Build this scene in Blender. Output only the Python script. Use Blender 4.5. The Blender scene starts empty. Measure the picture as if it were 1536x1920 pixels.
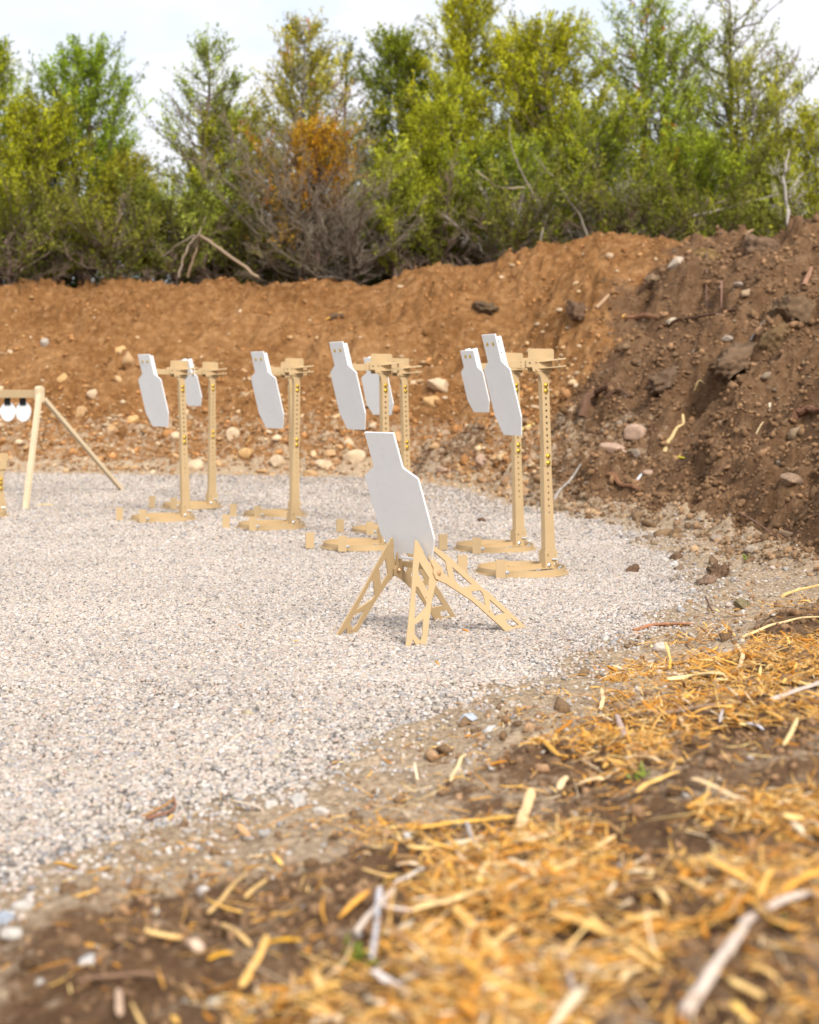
import bpy, bmesh, math, random
import numpy as np
from mathutils import Matrix, Vector, Euler

sc = bpy.context.scene
COL = sc.collection

# ------------------------------------------------------------------ camera
FPX = 2800.0                      # focal length in pixels of the 1536 px wide frame
HORIZ = 732.0                     # height of the horizon in that frame
CAMZ = 1.25
cam_d = bpy.data.cameras.new("camera")
cam = bpy.data.objects.new("camera", cam_d)
COL.objects.link(cam)
cam.location = (0, 0, CAMZ)
cam.rotation_euler = (math.radians(90), 0, 0)
cam_d.sensor_fit = 'HORIZONTAL'
cam_d.sensor_width = 24.0
cam_d.lens = 24.0 * FPX / 1536.0
cam_d.shift_y = -(960.0 - HORIZ) / 1920.0 * (1920.0 / 1536.0)
cam_d.clip_start = 0.05
cam_d.clip_end = 2000
cam_d.dof.use_dof = True
cam_d.dof.focus_distance = 7.7
cam_d.dof.aperture_fstop = 2.0
cam_d.dof.aperture_blades = 0
sc.camera = cam

# ------------------------------------------------------------------ sky and sun
SUN_AZ = math.radians(158)         # compass angle from +Y towards +X
SUN_EL = math.radians(40)
world = bpy.data.worlds.new("World")
sc.world = world
world.use_nodes = True
wt = world.node_tree
wt.nodes.clear()
wo = wt.nodes.new('ShaderNodeOutputWorld')
sky = wt.nodes.new('ShaderNodeTexSky')
sky.sky_type = 'NISHITA'
sky.sun_disc = False
sky.sun_elevation = SUN_EL
sky.sun_rotation = SUN_AZ
sky.dust_density = 2.0
bgs = wt.nodes.new('ShaderNodeBackground')
bgs.inputs['Strength'].default_value = 0.10
wt.links.new(sky.outputs[0], bgs.inputs['Color'])
tc = wt.nodes.new('ShaderNodeTexCoord')
mp = wt.nodes.new('ShaderNodeMapping')
mp.inputs['Scale'].default_value = (1.0, 1.0, 1.7)
mp.inputs['Location'].default_value = (0.35, 0.1, 0.2)
wt.links.new(tc.outputs['Generated'], mp.inputs['Vector'])
nz = wt.nodes.new('ShaderNodeTexNoise')
nz.inputs['Scale'].default_value = 6.5
nz.inputs['Detail'].default_value = 6
nz.inputs['Roughness'].default_value = 0.52
wt.links.new(mp.outputs[0], nz.inputs['Vector'])
cr = wt.nodes.new('ShaderNodeValToRGB')
cr.color_ramp.elements[0].position = 0.34
cr.color_ramp.elements[0].color = (0.86, 0.86, 0.86, 1)
cr.color_ramp.elements[1].position = 0.56
cr.color_ramp.elements[1].color = (0.97, 0.97, 0.97, 1)
wt.links.new(nz.outputs['Fac'], cr.inputs['Fac'])
cc = wt.nodes.new('ShaderNodeValToRGB')
cc.color_ramp.elements[0].position = 0.40
cc.color_ramp.elements[0].color = (0.74, 0.81, 0.90, 1)
cc.color_ramp.elements[1].position = 0.60
cc.color_ramp.elements[1].color = (0.87, 0.87, 0.91, 1)
wt.links.new(nz.outputs['Fac'], cc.inputs['Fac'])
bgc = wt.nodes.new('ShaderNodeBackground')
bgc.inputs['Strength'].default_value = 0.72
wt.links.new(cc.outputs[0], bgc.inputs['Color'])
mx = wt.nodes.new('ShaderNodeMixShader')
wt.links.new(cr.outputs[0], mx.inputs['Fac'])
wt.links.new(bgs.outputs[0], mx.inputs[1])
wt.links.new(bgc.outputs[0], mx.inputs[2])
wt.links.new(mx.outputs[0], wo.inputs['Surface'])

sun_d = bpy.data.lights.new("sun", 'SUN')
sun_d.energy = 2.5
sun_d.angle = math.radians(15)
sun_d.color = (1.0, 0.95, 0.87)
sun = bpy.data.objects.new("sun", sun_d)
COL.objects.link(sun)
sdir = Vector((math.sin(SUN_AZ) * math.cos(SUN_EL), math.cos(SUN_AZ) * math.cos(SUN_EL), math.sin(SUN_EL)))
sun.rotation_euler = sdir.to_track_quat('Z', 'Y').to_euler()
sun.location = sdir * 50

vs = sc.view_settings
vs.view_transform = 'Standard'
vs.look = 'None'
vs.exposure = 0.82
vs.gamma = 1.0
vs.use_curve_mapping = False
sc.cycles.max_bounces = 6
sc.cycles.diffuse_bounces = 3
sc.cycles.glossy_bounces = 2
sc.cycles.transmission_bounces = 2
sc.cycles.transparent_max_bounces = 4

# ------------------------------------------------------------------ helpers
def tag(o, label=None, cat=None, group=None, kind=None):
    if label: o['label'] = label
    if cat: o['category'] = cat
    if group: o['group'] = group
    if kind: o['kind'] = kind
    return o

def empty(name, loc=(0, 0, 0), rz=0.0):
    o = bpy.data.objects.new(name, None)
    COL.objects.link(o)
    o.empty_display_size = 0.1
    o.location = loc
    o.rotation_euler = (0, 0, rz)
    return o

def link(name, me, mat=None, parent=None):
    o = bpy.data.objects.new(name, me)
    COL.objects.link(o)
    if mat is not None and not me.materials:
        me.materials.append(mat)
    if parent is not None:
        o.parent = parent
    return o

def mesh_np(name, verts, faces, colors=None, smooth=False):
    """faces: (n,k) int array or list of such arrays. colors: per vertex rgb"""
    if not isinstance(faces, list): faces = [faces]
    verts = np.asarray(verts, np.float32)
    me = bpy.data.meshes.new(name)
    me.vertices.add(len(verts))
    me.vertices.foreach_set('co', verts.ravel())
    nl = sum(f.size for f in faces)
    nf = sum(len(f) for f in faces)
    me.loops.add(nl)
    me.loops.foreach_set('vertex_index', np.concatenate([f.ravel() for f in faces]).astype(np.int32))
    me.polygons.add(nf)
    st = []; base = 0
    for f in faces:
        st.append(base + np.arange(len(f)) * f.shape[1]); base += f.size
    me.polygons.foreach_set('loop_start', np.concatenate(st).astype(np.int32))
    me.update(calc_edges=True)
    if colors is not None:
        at = me.color_attributes.new('Col', 'FLOAT_COLOR', 'POINT')
        c = np.ones((len(verts), 4), np.float32)
        c[:, :3] = colors
        at.data.foreach_set('color', c.ravel())
    if smooth:
        me.polygons.foreach_set('use_smooth', np.ones(nf, bool))
    return me

class MB:
    """collects simple solids into one mesh"""
    def __init__(s): s.v = []; s.f = []
    def add(s, vs_, fs_):
        n = len(s.v); s.v += [tuple(v) for v in vs_]; s.f += [tuple(i + n for i in f) for f in fs_]; return s
    def box(s, c, d, M=None):
        x, y, z = [k / 2 for k in d]
        vs_ = [Vector((sx * x, sy * y, sz * z)) for sz in (-1, 1) for sy in (-1, 1) for sx in (-1, 1)]
        M = M or Matrix.Identity(4)
        vs_ = [M @ v + Vector(c) for v in vs_]
        return s.add(vs_, [(0, 2, 3, 1), (4, 5, 7, 6), (0, 1, 5, 4), (2, 6, 7, 3), (0, 4, 6, 2), (1, 3, 7, 5)])
    def cyl(s, a, b, r0, r1=None, n=12):
        a = Vector(a); b = Vector(b); r1 = r0 if r1 is None else r1
        d = (b - a).normalized()
        u = d.orthogonal().normalized(); w = d.cross(u)
        vs_ = []
        for p, r in ((a, r0), (b, r1)):
            for k in range(n):
                t = 2 * math.pi * k / n
                vs_.append(p + u * (r * math.cos(t)) + w * (r * math.sin(t)))
        fs_ = [(k, (k + 1) % n, n + (k + 1) % n, n + k) for k in range(n)]
        fs_ += [tuple(range(n - 1, -1, -1)), tuple(range(n, 2 * n))]
        return s.add(vs_, fs_)
    def mesh(s, me, M=None):
        M = M or Matrix.Identity(4)
        return s.add([M @ v.co for v in me.vertices], [tuple(p.vertices) for p in me.polygons])
    def build(s, name, mat, parent=None, shear=(0, 0), bevel=0.0, smooth=False):
        me = bpy.data.meshes.new(name)
        vv = [(x + shear[0] * z, y + shear[1] * z, z) for x, y, z in s.v]
        me.from_pydata(vv, [], s.f)
        me.update()
        if bevel > 0:
            bm = bmesh.new(); bm.from_mesh(me)
            es = [e for e in bm.edges if len(e.link_faces) == 2 and e.calc_face_angle(0) > 0.6]
            bmesh.ops.bevel(bm, geom=es, offset=bevel, segments=1, affect='EDGES', clamp_overlap=True)
            bm.to_mesh(me); bm.free()
        if smooth:
            for p in me.polygons: p.use_smooth = True
        return link(name, me, mat, parent)

def cut_plate(outer, holes, thick, bev=0.0012):
    """flat sheet with real holes, lying in XY, thickness along Z, as a temporary mesh"""
    cu = bpy.data.curves.new('tmp', 'CURVE')
    cu.dimensions = '2D'; cu.fill_mode = 'BOTH'
    cu.extrude = max(thick / 2 - bev, 0.0002)
    cu.bevel_depth = bev; cu.bevel_resolution = 0
    cu.offset = -bev
    for pts in [outer] + holes:
        sp = cu.splines.new('POLY'); sp.points.add(len(pts) - 1)
        for p, q in zip(sp.points, pts): p.co = (q[0], q[1], 0, 1)
        sp.use_cyclic_u = True
    ob = bpy.data.objects.new('tmp', cu); COL.objects.link(ob)
    dg = bpy.context.evaluated_depsgraph_get(); dg.update()
    me = bpy.data.meshes.new_from_object(ob.evaluated_get(dg))
    bpy.data.objects.remove(ob); bpy.data.curves.remove(cu)
    return me

def rounded(x0, y0, x1, y1, r, n=3, which=(1, 1, 1, 1)):
    out = []
    for i, (cx, cy, a0) in enumerate(((x0 + r, y0 + r, 180), (x1 - r, y0 + r, 270), (x1 - r, y1 - r, 0), (x0 + r, y1 - r, 90))):
        if not which[i]:
            out.append((x0 if i in (0, 3) else x1, y0 if i < 2 else y1)); continue
        for k in range(n + 1):
            t = math.radians(a0 + 90 * k / n); out.append((cx + r * math.cos(t), cy + r * math.sin(t)))
    return out

def basis(X, Y, Z, o):
    M = Matrix.Identity(4)
    for i, v in enumerate((X, Y, Z)):
        for j in range(3): M[j][i] = v[j]
    for j in range(3): M[j][3] = o[j]
    return M

# ---------------------------------------------------------------- noise (numpy)
def _h(ix, iy, seed):
    n = (ix.astype(np.int64) * 374761393 + iy.astype(np.int64) * 668265263 + seed * 1274126177) & 0xffffffff
    n = ((n ^ (n >> 13)) * 1274126177) & 0xffffffff
    return (n ^ (n >> 16)) & 0xffff

def perlin(x, y, seed=0):
    x = np.asarray(x, float); y = np.asarray(y, float)
    ix = np.floor(x); iy = np.floor(y); fx = x - ix; fy = y - iy
    u = fx * fx * fx * (fx * (fx * 6 - 15) + 10); v = fy * fy * fy * (fy * (fy * 6 - 15) + 10)
    def g(dx, dy):
        a = _h(ix + dx, iy + dy, seed) * (2 * math.pi / 65536)
        return np.cos(a) * (fx - dx) + np.sin(a) * (fy - dy)
    return ((g(0, 0) * (1 - u) + g(1, 0) * u) * (1 - v) + (g(0, 1) * (1 - u) + g(1, 1) * u) * v) * 1.5

def fbm(x, y, seed=0, oct=4, gain=0.5):
    a = 1; s = 0
    for o in range(oct):
        s = s + a * perlin(x, y, seed + o * 17); x = x * 2.03 + 7.1; y = y * 2.03 - 3.3; a *= gain
    return s

def sstep(a, b, x):
    t = np.clip((x - a) / (b - a), 0, 1); return t * t * (3 - 2 * t)

# ---------------------------------------------------------------- ground shape
EDGE = np.array([(-9, -3), (-3.0, 0.8), (-1.75, 2.8), (-1.08, 3.75), (-0.75, 4.35), (-0.31, 5.05), (0.16, 5.80), (0.54, 6.55),
                 (0.96, 7.45), (1.45, 8.2), (1.78, 9.3), (1.93, 10.5), (1.98, 12.2), (1.85, 13.8), (1.45, 15.2), (1.0, 16.7), (0.5, 18.4),
                 (-0.3, 19.6), (-2.5, 20.3), (-6, 20.6), (-14, 21.4), (-40, 26)], float)
POLY = np.vstack([EDGE, [(-60, 20), (-60, -3)]])
TOE = np.array([(-40, 26), (-14, 21.5), (-6, 20.8), (-2.5, 20.5), (-0.2, 19.8), (0.6, 18.6), (1.1, 16.9), (1.6, 15.2), (2.1, 13.9),
                (2.32, 12.3), (2.36, 10.5), (2.56, 8.9), (3.3, 7.5), (6, 5.4), (9, 3), (14, -2), (22, -14)], float)
TPOLY = np.vstack([TOE, [(-80, -60), (-80, 26)]])

def pdist(px, py, P):
    d = np.full(px.shape, 1e9)
    for (ax, ay), (bx, by) in zip(P[:-1], P[1:]):
        vx, vy = bx - ax, by - ay; L = vx * vx + vy * vy
        t = np.clip(((px - ax) * vx + (py - ay) * vy) / L, 0, 1)
        d = np.minimum(d, (px - ax - t * vx) ** 2 + (py - ay - t * vy) ** 2)
    return np.sqrt(d)

def inside(px, py, P):
    r = np.zeros(px.shape, bool); n = len(P); j = n - 1
    for i in range(n):
        (xi, yi), (xj, yj) = P[i], P[j]
        c = ((yi > py) != (yj > py)) & (px < (xj - xi) * (py - yi) / (yj - yi + 1e-12) + xi)
        r ^= c; j = i
    return r

def fields(x, y):
    x = np.asarray(x, float); y = np.asarray(y, float)
    wx = x + 0.22 * fbm(x * 0.9, y * 0.9, 3, 3); wy = y + 0.22 * fbm(x * 0.9, y * 0.9, 9, 3)
    sE = pdist(wx, wy, EDGE); sE = np.where(inside(wx, wy, POLY), -sE, sE)
    sT = pdist(wx, wy, TOE); sT = np.where(inside(wx, wy, TPOLY), -sT, sT)
    xb = -0.2 + np.where(y > 17.5, 1.5 + (y - 17.5) * 0.62, 1.5 - (17.5 - y) * 0.25)
    brown = sstep(-0.85, 0.85, x - xb + 0.55 * fbm(x * 0.8, y * 0.8, 31, 4))
    brown = np.maximum(brown, sstep(0.5, 0.9, 1.15 * np.exp(-(((x - 0.45) / 0.7) ** 2 + ((y - 19.6) / 0.6) ** 2)) + 0.3 * fbm(x, y, 44, 3)))
    near = sstep(14.0, 11.0, y)
    brown = np.maximum(brown, near)
    return sE, sT, brown

def height(x, y, full=False):
    x = np.asarray(x, float); y = np.asarray(y, float)
    sE, sT, brown = fields(x, y)
    base = 0.10 * sstep(15.5, 20.5, y) + 0.010 * fbm(x * 0.7, y * 0.7, 5, 3)
    out = sstep(-0.03, 0.3, sE)
    near = sstep(13.0, 9.5, y)
    bank = near * (0.30 * sstep(0.0, 2.2, sE) + 0.10 * sstep(1.2, 3.5, sE)) + 0.035 * out
    crest = 2.86 + 0.20 * sstep(-1.0, 0.8, x) + 0.36 * sstep(0.8, 3.0, x) - 0.30 * sstep(3.4, 5.2, x) + 0.07 * perlin(x * 0.9 + 4, y * 0.3, 70) + 0.10 * np.abs(perlin(x * 2.0, y * 1.4, 71)) + 0.03 * perlin(x * 5, y * 5, 72)
    t = sT / 4.9
    tt = np.clip(t, 0, 1)
    prof = 0.55 * tt + 0.45 * tt * tt * (3 - 2 * tt)
    prof = prof + 0.045 * np.sin(np.clip(t, 0, 1) * math.pi) 
    back = sstep(1.12, 2.3, t)
    berm = (crest * prof) * (1 - back) + 1.7 * back
    berm = np.where(t > 0, berm, 0)
    bm_ = sstep(0.0, 0.10, t)
    r1 = fbm(x * 0.85, y * 0.85, 11, 2)
    r2 = 1 - np.abs(fbm(x * 2.1, y * 2.1, 12, 3)) * 1.6
    r3 = fbm(x * 6.5, y * 6.5, 13, 3)
    r4 = fbm(x * 15, y * 15, 14, 2, 0.5)
    amp = bm_ * (0.45 + 0.95 * brown) * (1 - 0.6 * back)
    lump = 0.45 + 1.1 * sstep(-0.3, 0.4, fbm(x * 0.7, y * 0.7, 61, 3))
    rough = bm_ * (1 - 0.6 * back) * ((0.08 + 0.06 * brown) * r1 + lump * ((0.085 - 0.005 * brown) * r2 + (0.048 + 0.006 * brown) * r3 + 0.016 * r4))
    # undercut ledges of the dark, freshly dumped soil
    led = fbm(x * 0.7 + 3.0, y * 0.7, 51, 4)
    rough = rough + amp * brown * (0.16 * sstep(-0.02, 0.22, led) - 0.07) - amp * brown * 0.07 * sstep(0.22, 0.50, fbm(x * 1.6, y * 1.6, 57, 3))
    # small mounds on the crest
    for (cx, cy, r, a) in ((2.55, 20.9, 0.50, 0.50), (-4.1, 24.9, 0.6, 0.14), (-2.3, 24.6, 0.5, 0.10), (4.35, 18.3, 0.7, 0.16), (0.9, 22.9, 0.5, 0.1)):
        rough = rough + a * np.exp(-(((x - cx) ** 2 + (y - cy) ** 2) / (r * r)))
    nb = out * (1 - bm_)
    soil = nb * (0.030 * fbm(x * 2.4, y * 2.4, 21, 3) + 0.014 * fbm(x * 9, y * 9, 22, 3) + 0.004 * fbm(x * 40, y * 40, 23, 2, 0.6))
    z = base + bank + berm + rough + soil + (1 - out) * 0.004 * fbm(x * 12, y * 12, 25, 2)
    if full: return z, sE, sT, brown, out, bm_
    return z

def hz(x, y):
    return float(height(np.array([x]), np.array([y]))[0])

def G(px, py, dmin=1.4, dmax=40):
    """where the sight line through a photo pixel meets the ground: used to read positions off the photograph"""
    D = np.exp(np.linspace(math.log(dmin), math.log(dmax), 2500))
    x = (px - 768) / FPX * D; zr = CAMZ - (py - HORIZ) / FPX * D
    k = np.argmax(height(x, D) > zr)
    if k == 0: k = len(D) - 1
    return Vector((x[k], D[k], float(zr[k])))

def normal_at(x, y, e=0.06):
    return Vector((-(hz(x + e, y) - hz(x - e, y)) / (2 * e), -(hz(x, y + e) - hz(x, y - e)) / (2 * e), 1)).normalized()
# ------------------------------------------------------------------ materials
def new_mat(name):
    m = bpy.data.materials.new(name); m.use_nodes = True
    nt = m.node_tree; bs = nt.nodes['Principled BSDF']
    return m, nt, bs

def N(nt, t, **kw):
    n = nt.nodes.new(t)
    for k, v in kw.items():
        if k in n.inputs: n.inputs[k].default_value = v
        else: setattr(n, k, v)
    return n

def paint(name, col, rough=0.5, var=0.06, scale=6.0, spec=0.4, dust=None, metal=0.0):
    m, nt, bs = new_mat(name)
    tcn = N(nt, 'ShaderNodeTexCoord')
    n1 = N(nt, 'ShaderNodeTexNoise', Scale=scale, Detail=5.0, Roughness=0.6)
    nt.links.new(tcn.outputs['Object'], n1.inputs['Vector'])
    r = N(nt, 'ShaderNodeValToRGB')
    r.color_ramp.elements[0].position = 0.3; r.color_ramp.elements[1].position = 0.72
    r.color_ramp.elements[0].color = tuple(c * (1 - var) for c in col) + (1,)
    r.color_ramp.elements[1].color = tuple(min(1, c * (1 + var)) for c in col) + (1,)
    nt.links.new(n1.outputs['Fac'], r.inputs['Fac'])
    last = r.outputs[0]
    if dust:
        n2 = N(nt, 'ShaderNodeTexNoise', Scale=scale * 6, Detail=6.0, Roughness=0.7)
        nt.links.new(tcn.outputs['Object'], n2.inputs['Vector'])
        r2 = N(nt, 'ShaderNodeValToRGB')
        r2.color_ramp.elements[0].position = 0.56; r2.color_ramp.elements[1].position = 0.80
        r2.color_ramp.elements[0].color = (0, 0, 0, 1); r2.color_ramp.elements[1].color = (0.5, 0.5, 0.5, 1)
        nt.links.new(n2.outputs['Fac'], r2.inputs['Fac'])
        mxn = N(nt, 'ShaderNodeMixRGB'); mxn.inputs['Color2'].default_value = dust + (1,)
        nt.links.new(r2.outputs[0], mxn.inputs['Fac']); nt.links.new(last, mxn.inputs['Color1'])
        last = mxn.outputs[0]
    nt.links.new(last, bs.inputs['Base Color'])
    rr = N(nt, 'ShaderNodeMapRange'); rr.inputs['To Min'].default_value = rough - 0.08; rr.inputs['To Max'].default_value = rough + 0.12
    nt.links.new(n1.outputs['Fac'], rr.inputs['Value']); nt.links.new(rr.outputs[0], bs.inputs['Roughness'])
    bs.inputs['Specular IOR Level'].default_value = spec
    bs.inputs['Metallic'].default_value = metal
    n3 = N(nt, 'ShaderNodeTexNoise', Scale=180.0, Detail=2.0)
    nt.links.new(tcn.outputs['Object'], n3.inputs['Vector'])
    b = N(nt, 'ShaderNodeBump', Strength=0.12, Distance=0.002)
    nt.links.new(n3.outputs['Fac'], b.inputs['Height']); nt.links.new(b.outputs[0], bs.inputs['Normal'])
    return m

M_TAN = paint('tan powder coat', (0.52, 0.37, 0.20), 0.46, 0.05, 5, 0.35, dust=(0.52, 0.42, 0.30))
M_WHITE = paint('white paint', (0.87, 0.87, 0.865), 0.42, 0.025, 4, 0.4, dust=(0.66, 0.65, 0.64))
M_TANP = paint('pale tan powder coat', (0.66, 0.52, 0.34), 0.5, 0.05, 5, 0.35, dust=(0.55, 0.46, 0.34))
M_BRASS = paint('yellow zinc bolt', (0.75, 0.56, 0.14), 0.3, 0.1, 60, 0.5, metal=0.85)
M_ZINC = paint('zinc bolt', (0.70, 0.74, 0.78), 0.28, 0.1, 60, 0.5, metal=0.9)
M_COPPER = paint('coppery bolt', (0.72, 0.44, 0.25), 0.32, 0.1, 60, 0.5, metal=0.7)
M_RUBBER = paint('black rubber', (0.012, 0.012, 0.014), 0.7, 0.2, 30)

def vcol_mat(name, rough=0.8, nscale=60, amount=0.25, bump=0.3, bdist=0.004, transl=0.0, spec=0.25, stretch=None):
    m, nt, bs = new_mat(name)
    a = N(nt, 'ShaderNodeAttribute', attribute_name='Col')
    tcn = N(nt, 'ShaderNodeTexCoord')
    mpn = N(nt, 'ShaderNodeMapping')
    nt.links.new(tcn.outputs['Object'], mpn.inputs['Vector'])
    n1 = N(nt, 'ShaderNodeTexNoise', Scale=float(nscale), Detail=4.0, Roughness=0.6)
    nt.links.new(mpn.outputs[0], n1.inputs['Vector'])
    mr = N(nt, 'ShaderNodeMapRange')
    mr.inputs['From Min'].default_value = 0.3; mr.inputs['From Max'].default_value = 0.7
    mr.inputs['To Min'].default_value = 1 - amount; mr.inputs['To Max'].default_value = 1 + amount
    nt.links.new(n1.outputs['Fac'], mr.inputs['Value'])
    mu = N(nt, 'ShaderNodeVectorMath', operation='MULTIPLY')
    cm = N(nt, 'ShaderNodeCombineXYZ')
    for k in range(3): nt.links.new(mr.outputs[0], cm.inputs[k])
    nt.links.new(a.outputs['Color'], mu.inputs[0]); nt.links.new(cm.outputs[0], mu.inputs[1])
    nt.links.new(mu.outputs[0], bs.inputs['Base Color'])
    bs.inputs['Roughness'].default_value = rough
    bs.inputs['Specular IOR Level'].default_value = spec
    if bump > 0:
        b = N(nt, 'ShaderNodeBump', Strength=bump, Distance=bdist)
        nt.links.new(n1.outputs['Fac'], b.inputs['Height']); nt.links.new(b.outputs[0], bs.inputs['Normal'])
    if transl > 0:
        tr = N(nt, 'ShaderNodeBsdfTranslucent'); nt.links.new(mu.outputs[0], tr.inputs['Color'])
        ms = N(nt, 'ShaderNodeMixShader'); ms.inputs['Fac'].default_value = transl
        nt.links.new(bs.outputs[0], ms.inputs[1]); nt.links.new(tr.outputs[0], ms.inputs[2])
        nt.links.new(ms.outputs[0], nt.nodes['Material Output'].inputs['Surface'])
    return m

M_STONE = vcol_mat('stone', 0.85, 45, 0.22, 0.5, 0.01)
M_PEBBLE = vcol_mat('pebble', 0.7, 160, 0.12, 0.0)
M_CLOD = vcol_mat('soil clod', 0.95, 90, 0.3, 0.6, 0.012, spec=0.1)
M_CHIP = vcol_mat('split wood', 0.75, 120, 0.22, 0.4, 0.003)
M_BARK = vcol_mat('bark', 0.9, 40, 0.35, 0.6, 0.01, spec=0.1)
M_LEAF = vcol_mat('juniper foliage', 0.75, 9, 0.25, 0.0, transl=0.35, spec=0.2)

# terrain material: soil kinds chosen by the mask attribute, broken up with noise
def ground_mat():
    m, nt, bs = new_mat('ground soil and gravel')
    L = nt.links.new
    geo = N(nt, 'ShaderNodeNewGeometry')
    at = N(nt, 'ShaderNodeAttribute', attribute_name='Mask')
    sep = N(nt, 'ShaderNodeSeparateColor'); L(at.outputs['Color'], sep.inputs[0])
    P = geo.outputs['Position']
    def noise(scale, detail=5.0, rough=0.6, w=None):
        n = N(nt, 'ShaderNodeTexNoise', Scale=float(scale), Detail=float(detail), Roughness=rough)
        if w is not None:
            mp_ = N(nt, 'ShaderNodeMapping'); mp_.inputs['Location'].default_value = (w, w * 1.7, -w)
            L(P, mp_.inputs['Vector']); L(mp_.outputs[0], n.inputs['Vector'])
        else: L(P, n.inputs['Vector'])
        return n.outputs['Fac']
    def ramp(src, stops):
        r = N(nt, 'ShaderNodeValToRGB'); e = r.color_ramp.elements
        while len(e) < len(stops): e.new(0.5)
        for k, (p, c) in enumerate(stops): e[k].position = p; e[k].color = tuple(c) + (1,)
        L(src, r.inputs['Fac']); return r.outputs[0]
    def mix(f, a, b):
        n = N(nt, 'ShaderNodeMixRGB')
        if isinstance(f, float): n.inputs['Fac'].default_value = f
        else: L(f, n.inputs['Fac'])
        L(a, n.inputs['Color1']); L(b, n.inputs['Color2']); return n.outputs[0]
    big = noise(0.9, 6, 0.6); mid = noise(7, 7, 0.65, 3.3); fine = noise(45, 6, 0.7, 9.1)
    tan = mix(0.5, ramp(big, [(0.34, (0.175, 0.078, 0.025)), (0.5, (0.26, 0.122, 0.042)), (0.66, (0.35, 0.186, 0.078))]),
              ramp(mid, [(0.3, (0.095, 0.042, 0.015)), (0.48, (0.25, 0.117, 0.041)), (0.70, (0.53, 0.31, 0.145))]))
    brn = mix(0.55, ramp(big, [(0.3, (0.105, 0.053, 0.025)), (0.55, (0.185, 0.102, 0.052)), (0.72, (0.29, 0.160, 0.076))]),
              ramp(mid, [(0.28, (0.060, 0.032, 0.016)), (0.5, (0.170, 0.097, 0.052)), (0.74, (0.35, 0.225, 0.130))]))
    silt = mix(0.5, ramp(mid, [(0.3, (0.33, 0.23, 0.14)), (0.7, (0.55, 0.42, 0.29))]),
               ramp(fine, [(0.3, (0.30, 0.20, 0.12)), (0.7, (0.62, 0.48, 0.335))]))
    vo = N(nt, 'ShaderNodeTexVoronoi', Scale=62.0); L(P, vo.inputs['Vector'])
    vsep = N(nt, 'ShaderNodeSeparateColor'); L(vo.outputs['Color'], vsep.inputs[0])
    grav = ramp(vsep.outputs[0], [(0.0, (0.20, 0.17, 0.145)), (0.25, (0.33, 0.28, 0.24)), (0.6, (0.44, 0.39, 0.34)), (1.0, (0.56, 0.51, 0.46))])  # darker than the pebbles on top: shade of their gaps put into the colour
    dk = ramp(vo.outputs['Distance'], [(0.35, (1, 1, 1)), (0.8, (0.36, 0.33, 0.31))])  # darkens cell borders, gap shade between stones painted in
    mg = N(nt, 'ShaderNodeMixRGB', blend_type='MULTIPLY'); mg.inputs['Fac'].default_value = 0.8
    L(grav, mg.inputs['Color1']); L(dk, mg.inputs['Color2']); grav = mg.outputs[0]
    def hard(ch, nscale, spread):
        # sharpen the soft mask with noise so that edges are ragged
        ad = N(nt, 'ShaderNodeMath', operation='ADD'); L(sep.outputs[ch], ad.inputs[0])
        s = N(nt, 'ShaderNodeMapRange'); s.inputs['From Min'].default_value = 0.3; s.inputs['From Max'].default_value = 0.7
        s.inputs['To Min'].default_value = -spread; s.inputs['To Max'].default_value = spread
        L(noise(nscale, 6, 0.7, 5.0 + ch), s.inputs['Value']); L(s.outputs[0], ad.inputs[1])
        r = N(nt, 'ShaderNodeMapRange'); r.inputs['From Min'].default_value = 0.35; r.inputs['From Max'].default_value = 0.65
        L(ad.outputs[0], r.inputs['Value']); return r.outputs[0]
    col = mix(hard(2, 5, 0.35), tan, brn)
    col = mix(hard(1, 9, 0.40), col, silt)
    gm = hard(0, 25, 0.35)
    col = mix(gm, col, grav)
    dark = N(nt, 'ShaderNodeMixRGB', blend_type='MULTIPLY'); dark.inputs['Fac'].default_value = 0.55
    L(col, dark.inputs['Color1']); L(ramp(fine, [(0.34, (0.30, 0.27, 0.25)), (0.60, (1.2, 1.2, 1.2))]), dark.inputs['Color2'])  # dims hollows of the fine bump: crevice shade put into the soil colour
    L(dark.outputs[0], bs.inputs['Base Color'])
    bs.inputs['Roughness'].default_value = 0.95; bs.inputs['Specular IOR Level'].default_value = 0.1
    b1 = N(nt, 'ShaderNodeBump', Strength=0.9, Distance=0.05); L(mid, b1.inputs['Height'])
    b2 = N(nt, 'ShaderNodeBump', Strength=0.9, Distance=0.015); L(fine, b2.inputs['Height']); L(b1.outputs[0], b2.inputs['Normal'])
    inv = N(nt, 'ShaderNodeMath', operation='MULTIPLY'); L(vo.outputs['Distance'], inv.inputs[0]); L(gm, inv.inputs[1])
    b3 = N(nt, 'ShaderNodeBump', Strength=0.8, Distance=0.01, invert=True); L(inv.outputs[0], b3.inputs['Height']); L(b2.outputs[0], b3.inputs['Normal'])
    L(b3.outputs[0], bs.inputs['Normal'])
    return m
M_GROUND = ground_mat()

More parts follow.
